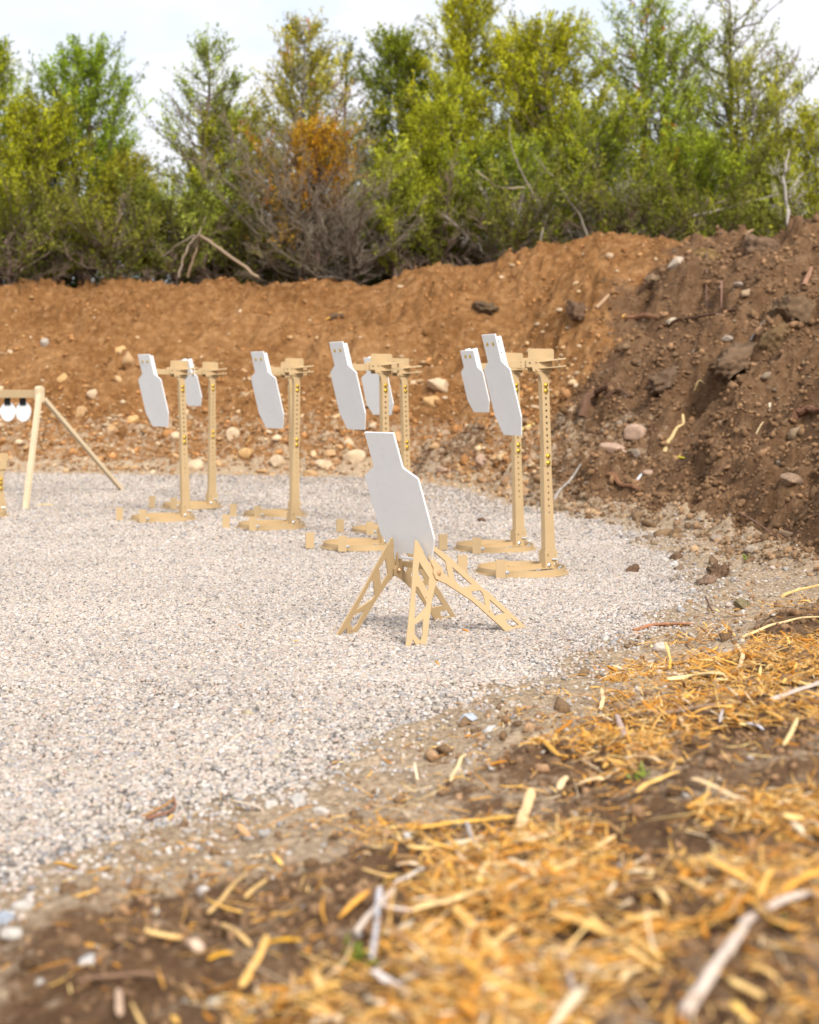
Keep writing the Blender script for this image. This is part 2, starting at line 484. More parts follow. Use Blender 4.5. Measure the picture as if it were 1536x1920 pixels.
# ------------------------------------------------------------------ ground sheet
def build_ground():
    fine = np.radians(np.linspace(-18.5, 18.5, 520))
    l = np.radians(np.concatenate([np.linspace(-180, -60, 30)[:-1], np.linspace(-60, -18.5, 60)[:-1]]))
    r = -l[::-1]
    ang = np.concatenate([l, fine, r])
    rad = np.concatenate([np.linspace(0.03, 1.2, 14)[:-1], np.exp(np.linspace(math.log(1.2), math.log(11), 480))[:-1], np.arange(11, 17, 0.030), np.arange(17, 26.5, 0.034), np.linspace(26.5, 30, 20),
                          np.exp(np.linspace(math.log(30), math.log(900), 50))[1:]])
    A, R = np.meshgrid(ang, rad)
    X = R * np.sin(A); Y = R * np.cos(A)
    Z, sE, sT, brown, out, bm_ = height(X, Y, True)
    n, m = X.shape
    idx = np.arange(n * m).reshape(n, m)
    f = np.stack([idx[:-1, :-1], idx[:-1, 1:], idx[1:, 1:], idx[1:, :-1]], -1).reshape(-1, 4)
    me = mesh_np('ground', np.stack([X, Y, Z], -1).reshape(-1, 3), f, smooth=True)
    at = me.color_attributes.new('Mask', 'FLOAT_COLOR', 'POINT')
    c = np.ones((n * m, 4), np.float32)
    g = sstep(0.12, -0.14, sE)
    far = sstep(12, 16, Y)
    g = np.where(sT > 0.3, 0, g)
    w = 0.85 + 0.20 * far + 0.35 * sstep(8.5, 10.5, Y)
    s = sstep(w + 0.25, w - 0.15, np.maximum(sE, 0) + 0.15 * fbm(X * 1.1, Y * 1.1, 77, 3)) * np.where(sT > 0.25, 0.45 - 0.30 * sstep(17, 14.5, Y), 1.0)
    # thin silty patch over the gravel at the foot of the rear bank
    g = g - 0.75 * sstep(0.9, 0.2, np.abs(sE + 0.6)) * sstep(15.5, 17, Y) * sstep(-4.5, -1.5, X) * (0.5 + 0.8 * fbm(X * 1.5, Y * 1.5, 88, 3))
    s = np.maximum(s, 0.27 * sstep(9.5, 8.0, Y) * (sE > 0) + 0.25 * sstep(9.5, 8.0, Y) * fbm(X * 1.7, Y * 1.7, 99, 3))
    c[:, 0] = np.clip(g, 0, 1).ravel(); c[:, 1] = np.clip(s, 0, 1).ravel(); c[:, 2] = brown.ravel()
    at.data.foreach_set('color', c.ravel())
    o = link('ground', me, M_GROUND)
    tag(o, 'flat gravel bay ringed by a raised bank of bare tan and brown earth', None, None, 'structure')
    o['category'] = 'ground'
build_ground()
# ------------------------------------------------------------------ steel targets
def silhouette(W, L, neck=0.26, slot=False):
    """outline of the plate, u across, v up, origin at the middle of the bottom edge"""
    P = [(-neck, 1.0), (-neck, 0.735), (-0.5, 0.655), (-0.5, 0.19), (-0.33, 0.0), (0.33, 0.0), (0.5, 0.19), (0.5, 0.655), (neck, 0.735), (neck, 1.0)]
    return [(u * W, v * L) for u, v in P][::-1]

def hexbolt(mb, p, d, r=0.009, h=0.009):
    p = Vector(p); d = Vector(d).normalized()
    mb.cyl(p, p + d * 0.003, r * 1.45, n=12)
    mb.cyl(p + d * 0.003, p + d * (0.003 + h), r, r * 0.9, n=6)
    return mb

def shear_pt(p, lean): return (p[0] + lean[0] * p[2], p[1] + lean[1] * p[2], p[2])

def target_stand(px, D, theta, lean_px, label, plate_label=None, hgt=1.43, plate_gap=0.40, plate_lean=15.0, W=0.43, L=0.72, base_r=0.325,
                 split=0.78, plate_up=0.145, neck=0.26, fins=True, arm_turn=0.0, ring_turn=0.0, seed=0, group='tan stands with hanging silhouette plates'):
    rnd = random.Random(seed)
    x = (px - 768) / FPX * D
    th = math.radians(theta)
    root = empty('target_stand', (x, D, hz(x, D) + 0.004), th)
    tag(root, label, 'target stand', group)
    # lean given as metres per metre along world x, turned into the stand's own axes
    lx = lean_px
    lean = (lx * math.cos(th), -lx * math.sin(th))
    bd = Vector((-0.27, -0.02 + ring_turn, 0))        # centre of the base disc, in front of the post
    # base disc with an upstanding band
    mb = MB()
    n = 56; ring = [(bd.x + base_r * math.cos(2 * math.pi * k / n), bd.y + base_r * math.sin(2 * math.pi * k / n)) for k in range(n)]
    inner = [(bd.x + base_r * 0.80 * math.cos(2 * math.pi * k / n), bd.y + base_r * 0.80 * math.sin(2 * math.pi * k / n)) for k in range(n)]
    me = cut_plate(ring, [inner], 0.010)
    mb.mesh(me, Matrix.Translation((0, 0, 0.006))); bpy.data.meshes.remove(me)
    mb.build('base_plate', M_TAN, root)
    mb = MB()
    for rr, h0, h1 in ((base_r * 0.93, 0.0115, 0.047),):
        vs_ = []
        for k in range(n):
            t = 2 * math.pi * k / n
            for r_, h in ((rr, h0), (rr, h1), (rr - 0.006, h1), (rr - 0.006, h0)):
                vs_.append((bd.x + r_ * math.cos(t), bd.y + r_ * math.sin(t), h))
        fs_ = []
        for k in range(n):
            a, b = 4 * k, 4 * ((k + 1) % n)
            for q in range(4): fs_.append((a + q, b + q, b + (q + 1) % 4, a + (q + 1) % 4))
        mb.add(vs_, fs_)
    mb.build('base_rim', M_TAN, root)
    # bar across the disc to the post, an angle section
    mb = MB().box((bd.x + 0.005, -0.02, 0.0155), (base_r * 1.80, 0.055, 0.006)).box((bd.x + 0.005, 0.010, 0.031), (base_r * 1.80, 0.006, 0.030))
    mb.build('cross_bar', M_TAN, root)
    # two upright stop tabs at the front of the disc
    for sy, hx in ((1, -0.33), (-1, -0.326)):
        y0 = bd.y + sy * 0.18
        tb = MB()
        a = math.atan2(sy * 0.18, -0.33)
        M = Matrix.Rotation(-0.55 if sy > 0 else -0.68, 4, 'Z')
        c = Vector((bd.x + hx * (1.04 if sy < 0 else 1.13), y0 * (1.0), 0.066))
        tb.box(c, (0.066, 0.005, 0.125), M)
        tb.box(c + M @ Vector((-0.0305, 0.0175, 0)), (0.005, 0.030, 0.125), M)
        o = tb.build('stop_tab', M_TAN, root, bevel=0.001)
        b = MB(); d = M @ Vector((1, 0.3, 0))
        hexbolt(b, c + M @ Vector((0.030, 0.006, -0.025)), d, 0.012, 0.022)
        b.build('bolt', M_ZINC, o)
    # anchor bolts on the disc
    for (ax, ay) in ((0.05, -0.55), (-0.35, -0.95), (0.85, -0.42)):
        b = MB(); hexbolt(b, (bd.x + ax * base_r * 0.9, bd.y + ay * base_r * 0.86, 0.020), (0.1, -0.5, 1), 0.011, 0.016)
        b.build('bolt', M_ZINC, root)
    # post socket
    mb = MB()
    sk = cut_plate([(-0.058, 0.012), (0.058, 0.012), (0.058, 0.125), (0.050, 0.14), (-0.050, 0.14), (-0.058, 0.125)],
                   [[(-0.034, 0.095), (-0.026, 0.095), (-0.026, 0.112), (-0.034, 0.112)], [(0.026, 0.095), (0.034, 0.095), (0.034, 0.112), (0.026, 0.112)]], 0.005)
    F = basis((1, 0, 0), (0, 0, 1), (0, -1, 0), (0, -0.030, 0)); mb.mesh(sk, F)
    F = basis((1, 0, 0), (0, 0, 1), (0, -1, 0), (0, 0.030, 0)); mb.mesh(sk, F); bpy.data.meshes.remove(sk)
    mb.box((-0.0558, 0, 0.072), (0.004, 0.054, 0.118)); mb.box((0, 0, 0.0185), (0.10, 0.054, 0.004))
    so = mb.build('post_socket', M_TAN, root, lean)
    b = MB()
    for (ax, az) in ((-0.025, 0.035), (0.035, 0.035)):
        b = MB(); hexbolt(b, (ax, -0.033, az), (0, -1, 0), 0.011, 0.010); b.build('bolt', M_ZINC, so)
    b = MB(); b.cyl((0.0, -0.034, 0.075), (0.038, -0.045, 0.073), 0.007, n=8); b.build('pin', M_ZINC, so)
    # lower post, a channel with square holes, tapering
    def channel(z0, z1, w0, w1, dep, yoff, holes, hs=0.0075, th_=0.004, step=None):
        m_ = MB()
        hh = []
        for z in holes:
            hh.append([(-hs, z - hs), (hs, z - hs), (hs, z + hs), (-hs, z + hs)])
        fp = cut_plate([(-w0, z0), (w0, z0), (w1, z1), (-w1, z1)], hh, th_, 0.0006)
        m_.mesh(fp, basis((1, 0, 0), (0, 0, 1), (0, -1, 0), (0, yoff, 0))); bpy.data.meshes.remove(fp)
        for s in (-1, 1):
            q = []
            for z, w in ((z0, w0), (z1, w1)):
                for dy in (th_ / 2, dep):
                    for dx in (0, -0.004 * s):
                        q.append((s * w + dx, yoff + dy, z))
            m_.add(q, [(0, 1, 5, 4), (2, 6, 7, 3), (0, 4, 6, 2), (1, 3, 7, 5), (4, 5, 7, 6), (0, 2, 3, 1)])
        return m_
    zs = [0.40 + 0.045 * k for k in range(max(0, int((split - 0.02 - 0.40) / 0.045) + 1))]
    ch = channel(0.11, split + 0.03, 0.046, 0.034, 0.040, -0.022, zs)
    ch.build('lower_post', M_TAN, root, lean)
    zs2 = [split + 0.07 + 0.043 * k for k in range(40) if split + 0.07 + 0.043 * k < hgt - 0.20]
    up = channel(split - 0.055, hgt - 0.115, 0.034, 0.0335, 0.036, -0.0275, zs2)
    up.build('upper_post', M_TAN, root, lean)
    inn = MB(); inn.box((0.0, 0.002, (split + hgt) / 2), (0.052, 0.030, hgt - split - 0.05))
    nk = cut_plate([(-0.033, hgt - 0.16), (0.033, hgt - 0.16), (0.033, hgt - 0.075), (0.06, hgt - 0.052), (-0.075, hgt - 0.052), (-0.052, hgt - 0.068), (-0.038, hgt - 0.09)], [], 0.006)
    inn.mesh(nk, basis((1, 0, 0), (0, 0, 1), (0, -1, 0), (0, -0.0225, 0))); bpy.data.meshes.remove(nk)
    inn.build('post_neck', M_TAN, root, lean)
    for z in (split - 0.035, split + 0.012, hgt - 0.185, hgt - 0.145):
        b = MB(); hexbolt(b, shear_pt((0, -0.031, z), lean), (0, -1, 0), 0.0125, 0.012)
        b.build('bolt', M_BRASS, root)
    # swivel head: two cheek plates, an upright flag and two slanting fins
    at = Matrix.Rotation(math.radians(arm_turn), 4, 'Z')
    head = empty('swivel_head', shear_pt((0, 0, hgt), lean)); head.parent = root
    head.rotation_euler = (0, 0, math.radians(arm_turn))
    # a part needs a mesh of its own: the cheeks carry the rest
    ck = cut_plate(rounded(-0.145, -0.050, 0.125, 0.046, 0.022, which=(0, 0, 0, 1)),
                   [[(-0.115 + 0.007 * math.cos(t * math.pi / 4), 0.005 + 0.007 * math.sin(t * math.pi / 4)) for t in range(8)]], 0.005)
    ck2 = cut_plate([(-0.145, -0.020), (-0.098, -0.020), (-0.090, -0.050), (0.06, -0.050), (0.06, 0.046), (-0.123, 0.046), (-0.138, 0.040), (-0.145, 0.026)],
                    [[(-0.115 + 0.008 * math.cos(t * math.pi / 4), 0.008 + 0.008 * math.sin(t * math.pi / 4)) for t in range(8)]], 0.005)
    mb = MB(); mb.mesh(ck2, basis((1, 0, 0), (0, 0, 1), (0, -1, 0), (0, -0.034, 0)))
    mb.mesh(ck2, basis((1, 0, 0), (0, 0, 1), (0, -1, 0), (0, 0.034, 0)))
    mb.box((0.0, 0, -0.0475), (0.118, 0.062, 0.005)); mb.box((0.01, 0, 0.0435), (0.10, 0.062, 0.004))
    bpy.data.meshes.remove(ck); bpy.data.meshes.remove(ck2)
    hd = mb.build('swivel_head', M_TAN, root)
    hd.location = head.location; hd.rotation_euler = head.rotation_euler
    bpy.data.objects.remove(head)
    fl = cut_plate(rounded(-0.09, 0.030, 0.115, 0.112, 0.018, which=(0, 0, 1, 1)), [], 0.005)
    f = MB(); f.mesh(fl, basis((1, 0, 0), (0, 0, 1), (0, -1, 0), (0, 0.040, 0))); bpy.data.meshes.remove(fl)
    f.build('flag_plate', M_TAN, hd)
    for k, z in enumerate((0.030, -0.018) if fins else ()):
        fn = cut_plate(rounded(-0.11, -0.035, 0.10, 0.035, 0.012), [], 0.006)
        f = MB(); Mx = Matrix.Translation((0.040, -0.062, z)) @ Matrix.Rotation(math.radians(-38), 4, 'Z') @ Matrix.Rotation(math.radians(-6 + 2 * k), 4, 'Y') @ Matrix.Rotation(math.radians(7), 4, 'X')
        f.mesh(fn, Mx); bpy.data.meshes.remove(fn)
        f.build('fin', M_TAN, hd)
    if fins: b = MB(); b.cyl((0.085, -0.095, -0.05), (0.085, -0.095, 0.045), 0.007, n=8); b.build('pin', M_TAN, hd)
    for (ax, az) in ((-0.065, 0.018), (-0.065, -0.036), (-0.02, 0.020), (0.03, -0.036)):
        b = MB(); hexbolt(b, (ax, -0.0375, az), (0, -1, 0), 0.006, 0.005); b.build('bolt', M_TAN, hd)
    # arm
    ar = cut_plate([(-plate_gap + 0.02, -0.026), (-0.09, -0.026), (-0.09, 0.026), (-plate_gap + 0.02, 0.026)],
                   [[(-0.178 + 0.004 * math.cos(t * math.pi / 4), 0.014 - q * 0.026 + 0.004 * math.sin(t * math.pi / 4)) for t in range(8)] for q in range(2)], 0.006)
    am = MB()
    for y in (-0.020, 0.020): am.mesh(ar, basis((1, 0, 0), (0, 0, 1), (0, -1, 0), (0, y, 0)))
    bpy.data.meshes.remove(ar)
    am.box((-(plate_gap + 0.07) / 2, 0, 0.024), (plate_gap - 0.12, 0.033, 0.004))
    ao = am.build('arm', M_TAN, hd)
    # plate leaning forwards
    pl = math.radians(plate_lean)
    PX = Vector((0, -1, 0)); PY = Vector((-math.sin(pl), 0, math.cos(pl))); PZ = PX.cross(PY)   # PZ points back to the post or forward
    top = Vector((-plate_gap - 0.045, 0, plate_up))
    org = top - PY * L
    me = cut_plate(silhouette(W, L, neck), [], 0.010)
    p = MB(); p.mesh(me, basis(PX, PY, PZ, org)); bpy.data.meshes.remove(me)
    po = p.build('target_plate', M_WHITE, hd)
    fr = Vector((-math.cos(pl), 0, -math.sin(pl)))
    for s in (-1, 1):
        b = MB(); q = org + PY * (L * 0.905) + PX * (s * W * 0.11) + fr * 0.006
        b.cyl(q, q + fr * 0.004, 0.0135, n=12); b.cyl(q + fr * 0.004, q + fr * 0.009, 0.009, 0.005, n=10)
        b.build('bolt', M_BRASS, po)
    # white hanger strip behind the head of the plate
    hg = cut_plate(rounded(-0.028, -0.15, 0.028, 0.075, 0.008),
                   [[(ax_ + 0.006 * math.cos(t * math.pi / 4), az_ + 0.006 * math.sin(t * math.pi / 4)) for t in range(8)] for ax_, az_ in ((0, -0.12), (0, -0.08), (0, -0.04), (0, 0.0), (0, 0.04))], 0.005)
    h = MB(); bk = -fr
    Ms = basis(bk, PY, bk.cross(PY), org + PY * (L * 0.86) + bk * 0.037 + PX * 0.05)
    h.mesh(hg, Ms); Ms = basis(bk, PY, bk.cross(PY), org + PY * (L * 0.86) + bk * 0.037 - PX * 0.05); h.mesh(hg, Ms)
    bpy.data.meshes.remove(hg)
    h.build('hanger', M_WHITE, po)
    if plate_label: po['label'] = plate_label
    return root

target_stand(1029, 10.42, 37, -0.032, 'tan post stand nearest the brown slope, biggest of the standing row', seed=1, plate_gap=0.37, W=0.40, plate_up=0.205, arm_turn=-14)
target_stand(973, 11.85, 38, -0.030, 'tan post stand just behind the biggest one, its shorter plate half hidden', seed=2, plate_gap=0.38, split=0.80, arm_turn=-10, W=0.33, L=0.50, neck=0.31, plate_up=0.125)
target_stand(722, 12.05, 42, -0.012, 'tan post stand right behind the low white target with lattice legs', seed=3, plate_gap=0.39, W=0.40, plate_up=0.20, arm_turn=-9)
target_stand(764, 13.35, 42, -0.030, 'tan post stand whose short plate hides behind another post, behind the low target', seed=4, plate_gap=0.33, W=0.36, L=0.52, plate_up=0.11)
target_stand(551, 13.75, 42, 0.012, 'tan post stand mid row, front of two whose posts line up', seed=5, plate_gap=0.37, W=0.41, plate_up=0.165, arm_turn=-4)
target_stand(553, 15.1, 42, -0.032, 'tan post stand hidden directly behind the mid row one', seed=6, plate_gap=0.36, W=0.34, L=0.50, plate_up=0.13)
target_stand(348, 14.6, 42, -0.035, 'tan post stand with full white plate at the left end of the row', seed=7, plate_gap=0.37, W=0.40, plate_up=0.165)
target_stand(397, 16.0, 42, -0.002, 'rearmost tan post stand at the left, its short plate peeking past a post', seed=8, plate_gap=0.30, W=0.35, L=0.50, plate_up=0.125)

# short stand cut by the left side of the photograph
target_stand(-1, 14.9, 42, 0.0, 'short tan stand at the left edge, only its foot disc showing', seed=9, hgt=0.50, split=0.30, plate_gap=0.10, plate_lean=10, W=0.26, L=0.22, plate_up=0.02, fins=False,
             group='short target stands')

# ------------------------------------------------------------------ low target on truss legs
def truss_target():
    th = math.radians(43)
    ox, oy = 0.10, 7.71
    root = empty('steel_target', (ox, oy, hz(ox, oy) + 0.003), th)
    tag(root, 'low white silhouette target on four tan lattice legs, alone in front', 'steel target')
    pl = math.radians(20)
    W, L = 0.40, 0.70
    PX = Vector((0, -1, 0)); PY = Vector((-math.sin(pl), 0, math.cos(pl))); PZ = PX.cross(PY)
    org = Vector((-0.105, 0.0, 0.385))
    me = cut_plate(silhouette(W, L, 0.27), [rounded(-0.085, 0.012, 0.085, 0.036, 0.008)], 0.011)
    p = MB(); p.mesh(me, basis(PX, PY, PZ, org)); bpy.data.meshes.remove(me)
    p.build('target_plate', M_WHITE, root)
    # outlines of the four flat-cut legs, metres in each frame's own plane
    FO = [(-0.183, 0.526), (-0.171, 0.527), (-0.147, 0.474), (-0.146, 0.454), (-0.13, 0.417), (-0.100, 0.372), (-0.073, 0.372), (-0.058, 0.350), (-0.066, 0.325), (-0.100, 0.305), (-0.131, 0.269), (-0.165, 0.214), (-0.213, 0.118), (-0.27, -0.004), (-0.332, -0.001), (-0.349, 0.039), (-0.384, -0.005), (-0.411, -0.004), (-0.367, 0.091), (-0.289, 0.264), (-0.214, 0.456)]
    FHS = [[(-0.190, 0.415), (-0.148, 0.325), (-0.177, 0.262), (-0.216, 0.36)], [(-0.252, 0.292), (-0.236, 0.290), (-0.203, 0.205), (-0.215, 0.186), (-0.307, 0.137)],
           [(-0.25, 0.128), (-0.279, 0.05), (-0.302, 0.024), (-0.33, 0.062), (-0.316, 0.107)]]
    RO = [(-0.086, 0.496), (0.021, 0.419), (0.044, 0.394), (0.199, 0.242), (0.24, 0.212), (0.445, 0.012), (0.44, -0.001), (0.287, 0.004), (0.262, 0.032), (0.098, 0.186), (-0.056, 0.29), (-0.085, 0.302), (-0.112, 0.318), (-0.120, 0.35), (-0.110, 0.372), (-0.127, 0.427), (-0.119, 0.479)]
    RHS = [[(-0.088, 0.464), (-0.018, 0.4), (-0.023, 0.318), (-0.050, 0.345), (-0.058, 0.375), (-0.092, 0.418)], [(0.018, 0.368), (0.125, 0.269), (0.095, 0.258), (0.05, 0.259), (0.014, 0.302)],
           [(0.113, 0.232), (0.177, 0.231), (0.193, 0.21), (0.189, 0.151), (0.15, 0.178), (0.111, 0.211)], [(0.228, 0.179), (0.313, 0.099), (0.237, 0.094), (0.216, 0.129)],
           [(0.306, 0.063), (0.353, 0.065), (0.396, 0.029), (0.348, 0.021), (0.316, 0.039)]]
    def dot(x, y, r=0.004): return [(x + r * math.cos(t * math.pi / 3), y + r * math.sin(t * math.pi / 3)) for t in range(6)]
    for s in (-1, 1):
        y0, y1 = s * 0.262, s * 0.092
        H = 0.49
        up = Vector((0, (y1 - y0) / H, 1)); ul = up.length; up.normalize()
        nr = Vector((1, 0, 0)).cross(up)
        Fm = lambda off: basis((1, 0, 0), up, nr, Vector((0, y0, 0)) + nr * off)
        k = ul
        me = cut_plate(FO, FHS + [dot(-0.310, 0.012), dot(-0.20, 0.232)], 0.008, 0.001)
        m_ = MB(); m_.mesh(me, Fm(0)); bpy.data.meshes.remove(me)
        m_.build('front_leg', M_TAN, root)
        me = cut_plate(RO, RHS + [dot(0.205, 0.118)], 0.008, 0.001)
        m_ = MB(); m_.mesh(me, Fm(0.010 if s < 0 else 0.010)); bpy.data.meshes.remove(me)
        m_.build('rear_leg', M_TAN, root)
        # pivot bolt
        c = Fm(0) @ Vector((-0.086, 0.345, 0)); nrm = (Vector((1, 0, 0)).cross(up)).normalized()
        b = MB()
        if s < 0:
            b.cyl(c + nrm * 0.0145, c + nrm * 0.019, 0.013, n=16); b.cyl(c + nrm * 0.019, c + nrm * 0.026, 0.011, 0.005, n=16); b.cyl(c - nrm * 0.014, c - nrm * 0.004, 0.011, n=6)
        else:
            b.cyl(c + nrm * 0.0145, c + nrm * 0.019, 0.013, n=16); b.cyl(c + nrm * 0.019, c + nrm * 0.026, 0.011, 0.005, n=16); b.cyl(c - nrm * 0.014, c - nrm * 0.0045, 0.010, n=6)
        b.build('pivot_bolt', M_COPPER, root)
    # spacer rod joining both frames under the plate
    b = MB().box((-0.062, 0, 0.352), (0.012, 0.245, 0.030)); b.build('spacer_bar', M_TAN, root)
truss_target()

# ------------------------------------------------------------------ plate rack on trestles
def plate_rack():
    ax, ay = -4.16, 16.75
    bx, by = -0.87, 0.49
    root = empty('plate_rack', (ax, ay, hz(ax, ay)))
    root.rotation_euler = (0, 0, math.atan2(by, bx))          # local x runs along the beam
    tag(root, 'tan trestle rack carrying round white plates on black straps, at the left edge', 'plate rack')
    z0 = root.location.z
    inv = Matrix.Rotation(-root.rotation_euler.z, 4, 'Z')
    def loc(wx, wy, wz): return inv @ Vector((wx - ax, wy - ay, wz - z0))
    top = 1.255 - z0
    LB = 2.7
    MB().box((LB / 2 - 0.02, 0, top - 0.045), (LB, 0.045, 0.090)).build('beam', M_TAN, root, bevel=0.003)
    def leg(a, b, w, holes=True, name='leg'):
        a = Vector(a); b = Vector(b); d = b - a; L_ = d.length; d.normalize()
        X = Vector((1, 0, 0)); X = (X - d * X.dot(d)).normalized(); Z = X.cross(d)
        hh = []
        k = 0.12
        while k < L_ - 0.1:
            hh.append([(-0.006, k - 0.006), (0.006, k - 0.006), (0.006, k + 0.006), (-0.006, k + 0.006)]); k += 0.042
        me = cut_plate([(-w / 2, 0), (w / 2, 0), (w / 2, L_), (-w / 2, L_)], hh, 0.005, 0.0006)
        m_ = MB(); m_.mesh(me, basis(X, d, Z, a)); bpy.data.meshes.remove(me)
        for s in (-1, 1):
            c = a + d * (L_ / 2) + X * (s * (w / 2 - 0.0028)) - Z * (0.0225)
            R = basis(X, d, Z, (0, 0, 0)); m_.box(c, (0.004, L_ - 0.002, 0.039), R)
        return m_.build(name, M_TANP, root)
    for j, off in enumerate((0.0, 2.45)):
        O = Vector((off, 0, 0)); sp = 1.0
        f1 = loc(-4.03, 15.62, hz(-4.03, 15.62)); f2 = loc(-3.46, 17.9, hz(-3.46, 17.9) + 0.0)
        ap = Vector((0.0, 0, top - 0.01))
        d1 = (f1 - ap); d2 = (f2 - ap)
        if j: f1 = Vector((f1.x, f1.y, f1.z)); f2 = Vector((f2.x, f2.y, f2.z))
        leg(O + ap + Vector((-0.03, 0.035 * (1 if f1.y > 0 else -1), -0.02)), O + f1, 0.054)
        leg(O + ap + Vector((-0.03, 0.035 * (1 if f2.y > 0 else -1), -0.10)), O + f2, 0.048)
        # hinge cap
        m_ = MB().box(O + Vector((-0.015, 0, top - 0.06)), (0.06, 0.10, 0.16)); m_.cyl(O + Vector((-0.05, 0, top + 0.005)), O + Vector((0.03, 0, top + 0.005)), 0.040, n=16)
        m_.build('hinge_cap', M_TANP, root, bevel=0.004)
    for k in range(9):
        xk = 0.27 + 0.235 * k
        s = MB().box((xk, -0.030, top - 0.118), (0.085, 0.010, 0.110)).build('hanger_strap', M_RUBBER, root)
        d = MB().cyl((xk, -0.046, top - 0.245), (xk, -0.036, top - 0.245), 0.113, n=40).build('round_plate', M_WHITE, root)
        b = MB(); b.cyl((xk, -0.046, top - 0.170), (xk, -0.054, top - 0.170), 0.011, n=10); b.build('bolt', M_ZINC, d)
plate_rack()
# ------------------------------------------------------------------ stones, clods, pebbles
def ico(sub):
    bm = bmesh.new(); bmesh.ops.create_icosphere(bm, subdivisions=sub, radius=1.0)
    v = np.array([p.co[:] for p in bm.verts]); f = np.array([[q.index for q in p.verts] for p in bm.faces]); bm.free(); return v, f

def rotmats(rng, n, tilt=math.pi):
    """random rotations: spin about z, then a tilt up to `tilt`"""
    a = rng.uniform(0, 2 * math.pi, n); b = rng.uniform(-tilt, tilt, n); c = rng.uniform(0, 2 * math.pi, n)
    def rz(t): z = np.zeros_like(t); o = np.ones_like(t); return np.stack([np.cos(t), -np.sin(t), z, np.sin(t), np.cos(t), z, z, z, o], -1).reshape(-1, 3, 3)
    def rx(t): z = np.zeros_like(t); o = np.ones_like(t); return np.stack([o, z, z, z, np.cos(t), -np.sin(t), z, np.sin(t), np.cos(t)], -1).reshape(-1, 3, 3)
    return rz(a) @ rx(b) @ rz(c)

def blobs(name, pos, size, cols, rng, sub=1, jitter=0.22, flat=(1, 0.8, 0.6), tilt=0.5, smooth=False):
    v, f = ico(sub); n = len(pos); k = len(v)
    J = 1 + rng.normal(0, jitter, (n, k, 1)).clip(-2 * jitter, 2 * jitter)
    sc_ = size[:, None] * (np.array(flat) * rng.uniform(0.75, 1.25, (n, 3)))
    V = v[None] * J * sc_[:, None, :]
    V = np.einsum('nij,nkj->nki', rotmats(rng, n, tilt), V) + pos[:, None, :]
    F = (f[None] + (np.arange(n) * k)[:, None, None]).reshape(-1, 3)
    C = np.repeat(cols, k, axis=0)
    return mesh_np(name, V.reshape(-1, 3), F, C, smooth)

def slope_normals(x, y, e=0.05):
    dx = (height(x + e, y) - height(x - e, y)) / (2 * e); dy = (height(x, y + e) - height(x, y - e)) / (2 * e)
    n = np.stack([-dx, -dy, np.ones_like(dx)], -1); return n / np.linalg.norm(n, axis=1, keepdims=True)

rng = np.random.default_rng(7)
def wedge(n, d0, d1, power=1.0, half=0.33):
    """random points on the ground in front of the camera, denser near by power"""
    u = rng.random(n); y = (d0 ** (2 - power) + u * (d1 ** (2 - power) - d0 ** (2 - power))) ** (1 / (2 - power))
    x = rng.uniform(-half, half, n) * y + rng.uniform(-0.3, 0.3, n); return x, y

PEB = 0.75 * np.array([(0.68, 0.60, 0.52), (0.75, 0.68, 0.61), (0.60, 0.52, 0.44), (0.73, 0.59, 0.50), (0.50, 0.46, 0.43), (0.79, 0.74, 0.70), (0.64, 0.50, 0.41), (0.42, 0.41, 0.42), (0.68, 0.60, 0.47), (0.27, 0.25, 0.24)])
PW = np.array([.18, .16, .15, .12, .11, .09, .07, .06, .05, .04]); PW = PW / PW.sum()

def pebbles():
    # dense carpet of rounded pea gravel, thinning out into plain shading with distance
    def batch(n, d0, d1, power, s0, s1, sub):
        x, y = wedge(n, d0, d1, power)
        sE, sT, br = fields(x, y)
        edge = 0.10 * fbm(x * 3, y * 3, 201, 3)
        keep = (sE + edge < -0.02 + 0.10 * rng.random(n)) & (sT < 0.1)
        # the silty rim keeps a few of them
        thin = (sE > -0.25) & (rng.random(n) < 0.35)
        sparse = (sE >= -0.02) & (sE < 1.0) & (rng.random(n) < 0.16 * np.exp(-sE / 0.3)) & (sT < 0.3)
        keep = (keep & ~thin) | sparse
        patch = (y > 15) & (x > -3.5) & (sE > -1.3) & (rng.random(n) < 0.55)
        keep &= ~patch
        x = x[keep]; y = y[keep]
        m = len(x); s = rng.uniform(s0, s1, m) * np.exp(rng.normal(0, 0.16, m))
        p = np.stack([x, y, height(x, y) + s * 0.30], -1)
        # gentle tone drift over the bay
        c = PEB[rng.choice(len(PEB), m, p=PW)] * rng.uniform(0.68, 1.08, (m, 1))
        drift = 1 + 0.09 * fbm(x * 0.8, y * 0.8, 210, 3)
        c = np.clip(c * drift[:, None] * np.array([1.03, 1.0, 0.985]), 0, 0.85)
        return p, s, c
    A = batch(78000, 3.4, 6.6, 0.6, 0.0064, 0.0092, 0)
    B = batch(230000, 6.4, 12.5, 0.8, 0.0066, 0.0090, 0)
    Cc = batch(150000, 12.2, 20.8, 1.0, 0.009, 0.013, 0)
    p, s, c = [np.concatenate(k) for k in zip(A, B, Cc)]
    me = blobs('gravel', p, s, c, rng, 1 if False else 1, 0.10, (1.15, 0.92, 0.70), 0.6, True) if False else blobs('gravel', p, s * 1.12, c, rng, 1, 0.0, (1.15, 0.92, 0.70), 0.6, True) if False else None
    # low resolution pebbles: the plain icosahedron, smooth shaded
    v = ico(1)[0] if False else None
    me = blobs0('gravel', p, s, c)
    o = link('gravel', me, M_PEBBLE)
    tag(o, 'pale grey and beige rounded gravel covering the floor of the bay', 'gravel', None, 'stuff')

